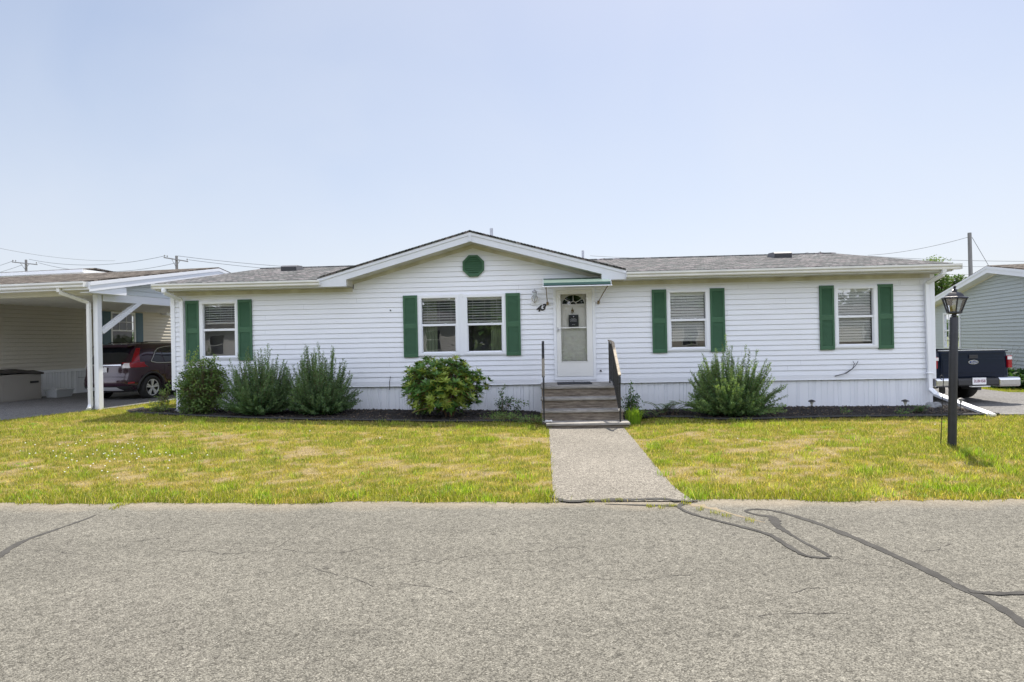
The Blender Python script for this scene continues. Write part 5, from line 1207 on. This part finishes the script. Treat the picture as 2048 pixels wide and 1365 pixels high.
for fn, nm in ((sS, 1), (sL, -1)):
    g = MB(); patch(g, fn, [(.92, 1.10), (1.32, 1.08), (1.32, 1.47), (1.22, 1.44)]); g.build('side_window', M['carglass'], car, fix=False)
    g = MB(); patch(g, fn, [(1.38, 1.08), (2.12, 1.07), (2.10, 1.52), (1.38, 1.48)]); g.build('side_window', M['carglass'], car, fix=False)
    g = MB(); patch(g, fn, [(2.18, 1.07), (2.95, 1.07), (2.52, 1.50), (2.16, 1.52)]); g.build('side_window', M['carglass'], car, fix=False)
    # chrome surround
    c_ = MB(); off = .012
    pth = [(.86, 1.10), (1.05, 1.055), (1.4, 1.045), (2.2, 1.04), (3.0, 1.04)]
    c_.tube([tuple(np.array(fn(u, z))) for u, z in pth], .020, 6)
    pth = [(.86, 1.10), (1.0, 1.24), (1.15, 1.40), (1.3, 1.48), (1.6, 1.53), (2.1, 1.55), (2.5, 1.53)]
    c_.tube([fn(u, z) for u, z in pth], .015, 6); c_.build('chrome_trim', M['chrome'], car)
    # handle + arch cladding + sill
    c_ = MB(); c_.tube([fn(1.50, .96), tuple(np.array(fn(1.60, .965))+np.array((.03*nm, 0, 0))), tuple(np.array(fn(1.72, .965))+np.array((.03*nm, 0, 0))), fn(1.80, .96)], .012, 6); c_.build('door_handle', M['maroon'], car)
    c_ = MB()
    for y0 in (.86, 3.52):
        pts = []
        for k in range(17):
            a = R(-12+204*k/16); yy_, zz_ = y0+.435*math.cos(a), .35+.435*math.sin(a); pts.append(fn(yy_, max(zz_, .27)))
        c_.tube(pts, .032, 6)
    patch(c_, fn, [(1.3, .27), (3.08, .27), (3.08, .40), (1.3, .40)], 14, 2); c_.build('arch_cladding', M['plastic'], car, fix=False)
    for y0 in (.86, 3.52): wheel(car, nm*.80, y0, .35, .225, nm, .70)
    c_ = MB(); c_.tube([fn(1.3, .47), fn(1.34, .9), fn(1.36, 1.06)], .004, 4); c_.tube([fn(2.14, .42), fn(2.14, 1.06)], .004, 4); c_.tube([fn(1.30, .47), fn(2.14, .42)], .003, 4); c_.build('door_gap', M['plastic'], car)
# rear
g = MB(); patch(g, rS, [(-.60, 1.09), (.60, 1.09), (.52, 1.50), (-.52, 1.50)], 16, 8); g.build('rear_window', M['carglass'], car, fix=False)
g = MB(); g.prismx([(.32, 1.53), (.36, 1.60), (.62, 1.625), (.62, 1.58)], -.58, .58); g.build('spoiler', M['maroon'], car, bevel=.01)
for sg_ in (1, -1):
    g = MB(); rr = lambda u, z: rear_pt(SUV, sg_*u, z, .012)
    patch(g, rr, [(.74, .95), (.88, .95), (.83, 1.10), (.70, 1.10)], 6, 5); patch(g, rr, [(.715, 1.11), (.80, 1.11), (.645, 1.50), (.60, 1.50)], 6, 8)
    ss = lambda u, z: side_pt(SUV, u, z, sg_, .012)
    patch(g, ss, [(.13, .95), (.42, .99), (.30, 1.07), (.16, 1.10)], 8, 5); g.build('tail_light', M['red'], car, fix=False)
    g = MB(); patch(g, lambda u, z: rear_pt(SUV, sg_*u, z, .016), [(.58, .94), (.74, .94), (.70, 1.08), (.60, 1.08)], 5, 4); g.build('reversing_light', M['clear'], car, fix=False)
    g = MB(); patch(g, lambda u, z: rear_pt(SUV, sg_*u, z, .014), [(.72, .50), (.80, .50), (.80, .55), (.73, .55)], 4, 3); g.build('reflector', M['red'], car, fix=False)
g = MB(); patch(g, lambda u, z: rear_pt(SUV, u, z, .02), [(-.56, 1.015), (.56, 1.015), (.54, 1.06), (-.54, 1.06)], 14, 2); g.build('chrome_bar', M['chrome'], car, fix=False)
g = MB(); patch(g, lambda u, z: rear_pt(SUV, u, z, .012), [(-.86, .27), (.86, .27), (.88, .44), (-.88, .44)], 24, 3); g.build('rear_bumper', M['plastic'], car, fix=False)
g = MB(); patch(g, lambda u, z: rear_pt(SUV, u, z, .022), [(-.60, .31), (.60, .31), (.48, .41), (-.48, .41)], 14, 2); g.build('skid_plate', M['alloy'], car, fix=False)
g = MB(); g.box(-.15, .15, .045, .055, .83, .97); g.build('licence_plate', M['plate'], car)
g = MB(); g.tube([(-.24, .05, .70), (-.80, .05, .70)], .004, 4); g.tube([(.24, .045, .70), (.80, .05, .70)], .004, 4); g.tube([(-.24, .045, .70), (.24, .045, .70)], .004, 4); g.build('tailgate_gap', M['plastic'], car)
g = MB(); g.tube([(.15, .95, 1.64), (.12, .80, 1.69), (.02, .68, 1.86)], [.02, .008, .003], 6); g.build('antenna', M['plastic'], car)
g = MB()
for sg_ in (1, -1): g.tube([(sg_*.56, .85, 1.64), (sg_*.56, 1.0, 1.68), (sg_*.56, 2.3, 1.68), (sg_*.56, 2.45, 1.62)], .014, 6)
g.build('roof_rail', M['plastic'], car)

# --- pickup truck on the right driveway, tail towards us
trk = empty('pickup_truck', (9.72, .62, .06), R(3.5), 'dark blue pickup truck parked tail out on the right driveway', 'truck')
W = .89
TK = [(.52, .86, .0, 2.35), (.60, .90, .0, 2.38), (.90, .905, .0, 2.38), (1.05, .895, .01, 2.38), (1.16, .875, .02, 2.37), (1.195, .86, .04, 2.35)]
mb = MB(); v_, f_ = superbody(TK, 72, 14); mb.add(v_, f_[:-1], 0, True)   # open bed
mb.add([(-.76, .12, .75), (.76, .12, .75), (.76, 2.25, .75), (-.76, 2.25, .75), (-.76, .12, 1.195), (.76, .12, 1.195), (.76, 2.25, 1.195), (-.76, 2.25, 1.195)], [(0, 1, 2, 3), (0, 4, 5, 1), (1, 5, 6, 2), (2, 6, 7, 3), (3, 7, 4, 0)], 1)
mb.box(-.86, -.76, .04, 2.35, 1.18, 1.20); mb.box(.76, .86, .04, 2.35, 1.18, 1.20)
bd = mb.build('truck_bed', [M['navy'], M['plastic']], trk)
cut_wheels(bd, [(1.28, .39, .46, 1.2)])
# tailgate
mb = MB(); mb.box(-.74, .74, -.022, .05, .60, 1.205); tg = mb.build('tailgate', M['navy'], trk, bevel=.018)
mb = MB(); mb.box(-.70, .70, -.030, -.0235, .70, 1.02); mb.box(-.72, .72, -.034, -.0235, 1.135, 1.175); mb.build('tailgate_pressing', M['navy'], tg, bevel=.006)
mb = MB(); mb.box(-.74, .74, -.018, .07, 1.206, 1.222); mb.build('tailgate_cap', M['chrome'], tg, bevel=.004)
mb = MB(); mb.box(-.10, .10, -.042, -.0305, 1.03, 1.11); mb.box(-.08, .08, -.050, -.043, 1.075, 1.10); mb.build('tailgate_handle', M['plastic'], tg, bevel=.006)
def ell(mb, cx_, cz_, a_, b_, y0, y1, n_=28): mb.prism([(cx_+a_*math.cos(2*math.pi*k/n_), cz_+b_*math.sin(2*math.pi*k/n_)) for k in range(n_)], y0, y1)
mb = MB(); ell(mb, 0, .945, .115, .047, -.040, -.031); em = mb.build('oval_emblem', M['chrome'], tg)
mb = MB(); ell(mb, 0, .945, .100, .036, -.043, -.0405); mb.build('emblem_field', mat('emblem_blue', (.01, .03, .16), .3, coat=1), em)
text('emblem_lettering', 'Ford', .066, M['chrome'], em, (0, -.0445, .945), ext=.001, off=.0008, shear=.35)
for sg_ in (-1, 1):
    mb = MB(); mb.box(min(sg_*.80, sg_*.905), max(sg_*.80, sg_*.905), -.026, .10, .80, 1.08); mb.build('tail_light', M['red'], trk, bevel=.02)
    mb = MB(); mb.box(min(sg_*.79, sg_*.89), max(sg_*.79, sg_*.89), -.030, -.0265, .99, 1.06); mb.build('reversing_light', M['clear'], trk)
# bumper
mb = MB(); mb.prismx([(-.16, .41), (-.19, .44), (-.19, .55), (-.16, .58), (.02, .58), (.02, .41)], -.46, .46); mb.build('bumper_step', M['plastic'], trk, bevel=.01)
for sg_ in (-1, 1):
    mb = MB(); a_, b_ = sorted((sg_*.47, sg_*.96)); mb.prismx([(-.15, .39), (-.18, .42), (-.18, .56), (-.15, .60), (.04, .60), (.04, .39)], a_, b_); mb.build('chrome_bumper', M['chrome'], trk, bevel=.02)
mb = MB(); mb.box(-.155, .155, -.205, -.195, .445, .60); lp = mb.build('licence_plate', M['plate'], trk, bevel=.006)
text('plate_number', '2LBH58', .085, M['platetxt'], lp, (0, -.208, .522), ext=.001, off=.001, sx=.95)
mb = MB(); mb.box(-.20, .22, -.235, -.16, .395, .415); mb.build('hitch_plate', M['gutter'], trk); MB().box(-.04, .04, -.2, .3, .32, .39).build('tow_hitch', M['plastic'], trk)
mb = MB(); mb.box(-.42, .42, .3, 4.9, .40, .52); mb.box(-.72, .72, 1.2, 1.36, .30, .42); mb.lathe((0, 1.28, .37), [(.0, -.16), (.13, -.10), (.13, .10), (0, .16)], 14, axis='Y'); mb.box(-.62, -.52, .15, .22, .22, .42); mb.build('underbody', M['plastic'], trk)
# cab
CB = [(.52, .88, 2.44, 5.3), (1.05, .90, 2.44, 5.25), (1.20, .87, 2.44, 4.85), (1.45, .80, 2.50, 4.25), (1.62, .74, 2.58, 4.0), (1.70, .66, 2.66, 3.85), (1.73, .5, 2.8, 3.7)]
mb = MB(); v_, f_ = superbody(CB, 56, 9); mb.add(v_, f_, 0, True); cabo = mb.build('cab', M['navy'], trk); cut_wheels(cabo, [(4.75, .39, .46, 1.2)])
g = MB(); patch(g, lambda u, z: rear_pt(CB, u, z, .008, 9), [(-.62, 1.25), (.62, 1.25), (.54, 1.56), (-.54, 1.56)], 12, 4); g.build('rear_window', M['carglass'], trk, fix=False)
for sg_ in (1, -1):
    g = MB(); patch(g, lambda u, z: side_pt(CB, u, z, sg_, .008, 9), [(2.7, 1.2), (4.4, 1.2), (3.95, 1.56), (2.8, 1.56)], 12, 5); g.build('side_window', M['carglass'], trk, fix=False)
    for y0 in (1.28, 4.75): wheel(trk, sg_*.74, y0, .385, .27, sg_, .55)
# truck mirror omitted: hidden behind the cab from here

# ------------------------------------------------------------------ RIGHT NEIGHBOUR
L0 = Vector((14.4, 5.2, .0)); NR = empty('neighbour_house', L0, R(-14), 'grey green sided home with white rake seen beyond the pickup truck', 'house')
# local frame: x to the right(away), y back along wall ; wall faces -x
def rot_wall_l(mb, u0): mb.v = [(u0+v[1], v[0], v[2]) for v in mb.v]; return mb
rvR, rzR = 1.6, 3.86; sl_ = .155
sp = lambda z: (rvR-(rzR-.22-z)/sl_, rvR+(rzR-.22-z)/sl_)
mb = MB(); siding(mb, -4.5, 8.6, .55, 3.68, [(4.62, 6.2, 1.07, 2.47)], pitch=.118, lap=.026, span=sp); rot_wall_l(mb, 0); mb.build('siding', M['sage'], NR, fix=False)
mb = MB(); skirting(mb, -4.5, 8.6, lambda v: -.1, .55, .02, 9); rot_wall_l(mb, 0); mb.build('skirting', M['trim'], NR, fix=False)
mb = MB(); roofslab(mb, (-.32, rvR-6.4, rzR-6.4*sl_), (14, rvR-6.4, rzR-6.4*sl_), (14, rvR, rzR), (-.32, rvR, rzR), .04); roofslab(mb, (-.32, rvR+7.5, rzR-7.5*sl_), (14, rvR+7.5, rzR-7.5*sl_), (14, rvR+.003, rzR), (-.32, rvR+.003, rzR), .04); mb.build('roof', M['shingle2'], NR)
mb = MB()
for y1 in (rvR-6.4, rvR+7.5):
    z1 = rzR-abs(y1-rvR)*sl_
    for xx, dz0, dz1, th in ((-.33, .035, .24, .03), (-.346, .03, .11, .014)):
        mb.add([(xx, rvR, rzR-dz0), (xx, y1, z1-dz0), (xx, y1, z1-dz1), (xx, rvR, rzR-dz1), (xx+th, rvR, rzR-dz0), (xx+th, y1, z1-dz0), (xx+th, y1, z1-dz1), (xx+th, rvR, rzR-dz1)], [(0, 1, 2, 3), (7, 6, 5, 4), (0, 4, 5, 1), (2, 6, 7, 3), (1, 5, 6, 2), (0, 3, 7, 4)])
    mb.add([(-.30, rvR, rzR-.235), (.0, rvR, rzR-.235), (.0, y1, z1-.235), (-.30, y1, z1-.235)], [(0, 1, 2, 3)])
mb.build('fascia', M['trim'], NR, fix=True)
mb = MB()
for y1 in (rvR-6.0, rvR+6.9): z1 = rzR-abs(y1-rvR)*sl_; mb.add([(-.025, rvR, rzR-.24), (-.025, y1, z1-.24), (-.025, y1, z1-.28), (-.025, rvR, rzR-.28)], [(0, 1, 2, 3)])
mb.build('wall_trim', mat('cream_trim', (.7, .68, .58), .5), NR, fix=False)
we = MB(); z0, z1 = 1.07, 2.47; we.box(4.62, 4.70, -.05, 0, z0, z1); we.box(6.1, 6.2, -.05, 0, z0, z1); we.box(4.70, 6.1, -.05, 0, z1-.07, z1); we.box(4.70, 6.1, -.05, 0, z0, z0+.06); we.box(4.70, 6.1, -.04, 0, 1.74, 1.80)
for k in (1, 2, 3): xx = 4.7+1.4*k/4; we.box(xx-.01, xx+.01, -.02, -.01, z0, z1)
for zz in (1.40, 2.1): we.box(4.7, 6.1, -.02, -.009, zz-.01, zz+.01)
rot_wall_l(we, 0); nw = we.build('window', M['trim'], NR)
pb = MB(); pb.add([(4.7, -.003, z0), (6.1, -.003, z0), (6.1, -.003, z1), (4.7, -.003, z1)], [(0, 1, 2, 3)]); rot_wall_l(pb, 0); pb.build('pane', glass_mat('side_glass', .06), nw, fix=False)
pb = MB(); n_ = 40; vs = []
for k in range(n_+1): xx = 4.7+1.4*k/n_; vs += [(xx, .07+.02*math.sin(k*1.3), z0), (xx, .07+.02*math.sin(k*1.3), z1)]
pb.add(vs, [(2*k, 2*k+2, 2*k+3, 2*k+1) for k in range(n_)], smooth=True); rot_wall_l(pb, 0); pb.build('curtain', mat('lace_curtain', (.20, .21, .23), .9), nw, fix=False)
mb = MB(); mb.box(.05, 14, -4.5, -4.45, -.1, 2.7); mb.box(.3, .5, -4.4, 8.5, -.1, 2.6); mb.build('far_walls', M['sage'], NR)
# hedge plants against it
def nr(u, v, z=0): a = R(-14); return Vector((14.4+u*math.cos(a)-v*math.sin(a), 5.2+u*math.sin(a)+v*math.cos(a), z))
for k, (u, v, s_) in enumerate(((-.75, -.9, 1), (-.8, .25, .95), (-.85, 1.3, .85))):
    q = nr(u, v, .0); leafy(q, [(0, 0, .25, .55*s_, .6*s_, .30*s_)], 1500, .15, ['dark broad leaved hosta clump at the right frame edge', 'dark broad leaved hosta clump just right of the truck bumper', 'dark broad leaved hosta clump behind the truck'][k], 'hosta', 'plant', 40+k, (.03, .075, .025), (.06, .13, .04), aspect=.5)
q = nr(-.5, .4); e = MB(); random.seed(5)
for k in range(16): a = random.uniform(-1, 1); e.tube([q+Vector((a*.2, 0, .1)), q+Vector((a*.5, random.uniform(-.2, .2), .7)), q+Vector((a*.8, random.uniform(-.3, .3), random.uniform(1.0, 1.3)))], [.005, .004, .002], 4)
tag(e.build('bare_twigs', M['twig']), 'thin bare twigs rising behind the hostas against the grey wall', 'twigs')

# ------------------------------------------------------------------ house behind the left neighbour
NB = empty('house_behind', nl(-12.0, 14, 0), R(-7), 'roof of another home with white rake showing above the tan house', 'house')
loc = lambda p: Matrix.Rotation(R(7), 4, 'Z') @ (Vector(p)-NB.location)
r1 = loc(at(168, 550, 11.5)); ru, rvv, ze_ = r1.x, r1.y, r1.z
mb = MB(); roofslab(mb, (ru-30, rvv, ze_+.27), (ru, rvv, ze_+.27), (ru-.7, rvv+1.3, ze_+.48), (ru-30, rvv+1.3, ze_+.48), .05); roofslab(mb, (ru-30, rvv+2.6, ze_+.27), (ru, rvv+2.6, ze_+.27), (ru-.7, rvv+1.303, ze_+.48), (ru-30, rvv+1.303, ze_+.48), .05)
mb.build('roof', M['shingle2'], NB)
mb = MB(); mb.box(ru-30, ru-.02, rvv+.02, rvv+.07, ze_, ze_+.24); mb.box(ru-30, ru-.01, rvv-.06, rvv+.019, ze_+.10, ze_+.245); mb.box(ru-.06, ru-.021, rvv+.08, rvv+2.5, ze_, ze_+.24); mb.build('fascia', M['trim'], NB)
mb = MB(); mb.box(ru-29.6, ru-.4, rvv+.35, rvv+2.3, -.3, ze_+.2); mb.build('wall', M['vinyl'], NB)

# ------------------------------------------------------------------ utility poles and wires
def pole(px, pyt, Y, label, arm=None, lean=0, rad=.14, pins=True):
    t_ = at(px, pyt, Y); e = empty('utility_pole', (t_.x, Y, -.1), 0, label, 'utility pole'); Hh = t_.z+.1
    MB().tube([(0, 0, 0), (lean*Hh, 0, Hh)], [rad*1.25, rad], 12).build('pole', M['pole'], e)
    tips = [Vector((t_.x, Y, t_.z))]
    if arm:
        (ax, ay), (bx, by) = arm; a, b = at(ax, ay, Y)-Vector(e.location), at(bx, by, Y)-Vector(e.location); a.y = b.y = -.2
        mb = MB(); mb.bar(a, b, .10, .12); m_ = (a+b)/2; mb.bar(a.lerp(b, .32), Vector((0, -.17, m_.z-.8)), .04, .04); mb.bar(a.lerp(b, .68), Vector((0, -.17, m_.z-.8)), .04, .04); mb.build('crossarm', M['pole'], e)
        for f in (.03, .14, .97) if True else ():
            c = a.lerp(b, f); MB().lathe((c.x, c.y, c.z+.06), [(.02, 0), (.02, .10), (.07, .12), (.06, .2), (.02, .26), (0, .27)], 10).build('insulator', M['pole'], e); tips.append(Vector(e.location)+c+Vector((0, 0, .33)))
    return tips
pL = pole(52, 520, 62, 'utility pole with crossarm on the far left above the neighbour roofs', ((27, 525), (77, 530)))
pM = pole(353, 512, 52, 'utility pole with crossarm between the tan and white houses', ((330, 516), (378, 524)))
pR = pole(1941, 466, 34, 'tall bare utility pole above the grey neighbour roof', rad=.125, lean=-.008)
pC = pole(1624, 509, 60, 'utility pole whose insulators just clear the white house roof', ((1610, 511), (1640, 509)))
def wire(name, a, b, sag, label, r_=.012, group='overhead wires behind the houses'):
    a, b = Vector(a), Vector(b); pts = []
    for k in range(25): t_ = k/24; p_ = a.lerp(b, t_); p_.z -= sag*4*t_*(1-t_); pts.append(p_)
    return tag(MB().tube(pts, r_, 5, cap=False).build(name, M['wire']), label, 'wire', group)
wr = .022
wire('power_line', at(58, 519, 62), at(331, 512, 52), .9, 'upper wire strung between the two left crossarm poles', wr)
wire('power_line', at(77, 526, 62), at(353, 526, 52), 1.1, 'lower wire strung between the two left crossarm poles', wr)
wire('power_line', at(27, 522, 62), at(-60, 542, 90), .3, 'upper wire running off the left edge from the far left pole', wr)
wire('power_line', at(45, 530, 62), at(-60, 556, 90), .3, 'lower wire running off the left edge from the far left pole', wr)
wire('power_line', at(-20, 493, 45), at(230, 522, 60), .4, 'long wire sloping down across the left sky', .016)
wire('power_line', at(353, 512, 52), at(1210, 517, 60), 1.6, 'upper wire from the middle pole passing behind the white gable', wr)
wire('power_line', at(377, 520, 52), at(1210, 527, 60), 1.6, 'lower wire from the middle pole passing behind the white gable', wr)
wire('power_line', at(1180, 512, 60), at(1612, 507, 60), .5, 'wire running above the right roof to the insulators', wr)
wire('power_line', at(1637, 505, 60), at(2080, 523, 60), .3, 'upper wire crossing the right edge behind the bare pole', wr)
wire('power_line', at(1800, 531, 60), at(2080, 533, 60), .1, 'middle wire crossing the right edge behind the bare pole', wr*.8)
wire('power_line', at(1860, 548, 60), at(2080, 549, 60), .1, 'lowest wire crossing the right edge behind the bare pole', wr*.8)
wire('service_wire', at(1736, 511, 45), at(1939, 474, 34), .25, 'wire sloping from the white roof up to the bare pole', .016)
wire('guy_wire', at(1944, 475, 34), at(1985, 545, 34), .0, 'guy wire slanting right from the top of the bare pole', .016)

# ------------------------------------------------------------------ trees
def tree(px, pyt, Y, W_, label, seed, dens=2600, leaf=.16, cz_=.62, col=(.07, .12, .03), col2=(.14, .20, .05)):
    random.seed(seed); t_ = at(px, pyt, Y); Hh = t_.z+.1; e = empty('tree', (t_.x, Y, -.1), 0, label, 'tree'); st = MB(); L = leafset(); cl_ = []
    st.tube([(0, 0, 0), (.1, 0, Hh*.3), (0, .1, Hh*.6), (0, 0, Hh*.9)], [.26, .2, .12, .03], 8)
    for k in range(26):
        z = Hh*random.uniform(.35, .97); rr = W_/2*math.sin(math.pi*min(1, max(.08, (z/Hh-.25)/.8)))**.7*random.uniform(.5, 1); a = random.uniform(0, 6.28)
        c = Vector((math.cos(a)*rr, math.sin(a)*rr, z)); st.tube([Vector((0, 0, z*.75)), c*.6+Vector((0, 0, z*.36)), c], [.07, .04, .012], 5, cap=False); cl_.append((c, random.uniform(.45, .95)))
    for c, r_ in cl_:
        f0 = random.uniform(.75, 1.3)
        for _ in range(dens//26):
            d = rv().normalized()*r_*random.random()**.45; d.z *= .7; f = f0*random.uniform(.75, 1.3); m_ = random.random()**1.5
            add_leaf(L, c+d, rv(), Vector((0, 0, 1))+rv(.6), leaf*random.uniform(.7, 1.3), leaf*.6, [(x1*(1-m_)+x2*m_)*f for x1, x2 in zip(col, col2)], .15, .3)
    st.build('trunk', M['bark'], e); leaves_obj(L, 'crown', M['leaf'], e)
tree(1866, 512, 36, 3.2, 'taller leafy tree peeking over the right end of the white roof', 61, 4200)
tree(1893, 549, 30, 3.8, 'lower rounded tree between the white roof and the grey house', 62, 12000, .17, col=(.04, .085, .02), col2=(.10, .16, .04))

random.seed(404); L = leafset()
for k in range(15000):
    a = random.uniform(-.95, .95); d = random.uniform(150, 175); x_ = math.sin(a)*d; hh_ = 3.2+3.2*float(vnoise(x_*.12+5, 2.2))
    f = random.uniform(.7, 1.3); add_leaf(L, Vector((x_, math.cos(a)*d-CD, random.random()**.8*hh_)), rv(), Vector((0, -.5, 1))+rv(.5), 1.5, 1.0, [.055*f, .095*f, .035*f], .1, .2)
tag(leaves_obj(L, 'distant_wood', M['leaf'], None), 'low band of distant trees far beyond the houses', 'wood', kind='stuff')
# ------------------------------------------------------------------ the other side of the road (seen in the windows)
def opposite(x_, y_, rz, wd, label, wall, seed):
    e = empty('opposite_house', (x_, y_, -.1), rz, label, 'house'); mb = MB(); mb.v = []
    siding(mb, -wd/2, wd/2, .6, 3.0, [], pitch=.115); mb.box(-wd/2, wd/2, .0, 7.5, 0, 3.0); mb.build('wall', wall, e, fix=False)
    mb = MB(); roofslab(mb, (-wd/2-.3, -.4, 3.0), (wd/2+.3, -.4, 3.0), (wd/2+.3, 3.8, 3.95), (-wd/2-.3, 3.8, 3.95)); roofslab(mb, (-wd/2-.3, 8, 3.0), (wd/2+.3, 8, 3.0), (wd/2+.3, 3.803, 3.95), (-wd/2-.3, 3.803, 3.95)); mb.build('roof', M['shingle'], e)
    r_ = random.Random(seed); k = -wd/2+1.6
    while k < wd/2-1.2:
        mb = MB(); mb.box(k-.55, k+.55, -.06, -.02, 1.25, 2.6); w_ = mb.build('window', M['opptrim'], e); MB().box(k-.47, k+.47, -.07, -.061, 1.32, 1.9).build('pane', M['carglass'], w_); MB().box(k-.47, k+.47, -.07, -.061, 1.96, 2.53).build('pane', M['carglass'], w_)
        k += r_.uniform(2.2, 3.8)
    return e
# rotated 180 so their siding faces our house
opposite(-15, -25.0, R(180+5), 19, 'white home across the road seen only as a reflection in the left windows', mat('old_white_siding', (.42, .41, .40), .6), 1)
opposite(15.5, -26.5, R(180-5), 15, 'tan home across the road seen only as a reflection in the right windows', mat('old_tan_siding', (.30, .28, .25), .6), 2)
def tree_at(x_, y_, Hh, W_, label, seed):
    random.seed(seed); e = empty('tree', (x_, y_, -.1), 0, label, 'tree'); st = MB(); L = leafset()
    st.tube([(0, 0, 0), (.1, 0, Hh*.4), (0, 0, Hh*.9)], [.3, .2, .04], 8)
    for k in range(60):
        z = Hh*random.uniform(.06, .97); rr = W_/2*math.sin(math.pi*min(1, max(.22, (z/Hh)/1.0)))**.7*random.uniform(.4, 1); a = random.uniform(0, 6.28); c = Vector((math.cos(a)*rr, math.sin(a)*rr, z)); f0 = random.uniform(.7, 1.3)
        for _ in range(120): add_leaf(L, c+rv(.6), rv(), Vector((0, 0, 1))+rv(.6), .5, .34, [v*f0*random.uniform(.8, 1.2) for v in (.08, .14, .035)], .15, .3)
    st.build('trunk', M['bark'], e); leaves_obj(L, 'crown', M['leaf'], e)
for k_, (x_, y_, h_, w_, lb) in enumerate(((-3.2, -29, 9, 7, 'broad tree across the road reflected in the right half of the double window'), (-9, -34, 11, 9, 'tree behind the reflected white home'), (-19, -35, 11, 9, 'tree across the road reflected in the left window'), (-27, -33, 10, 9, 'tree at the far end of the reflected row'),
    (2.2, -31, 9, 7, 'tree across the road reflected in the door glass'), (9, -35, 12, 10, 'tall tree behind the reflected tan home'), (18, -35, 10, 9, 'tree across the road reflected in the far right window'), (27, -33, 10, 9, 'tree right of the reflected tan home'), (-23.5, -31, 10, 8, 'tree between the left pair of reflected trees'), (13.5, -32, 10, 8, 'tree close behind the reflected tan home'))):
    tree_at(x_, y_, h_, w_, lb, 71+k_)
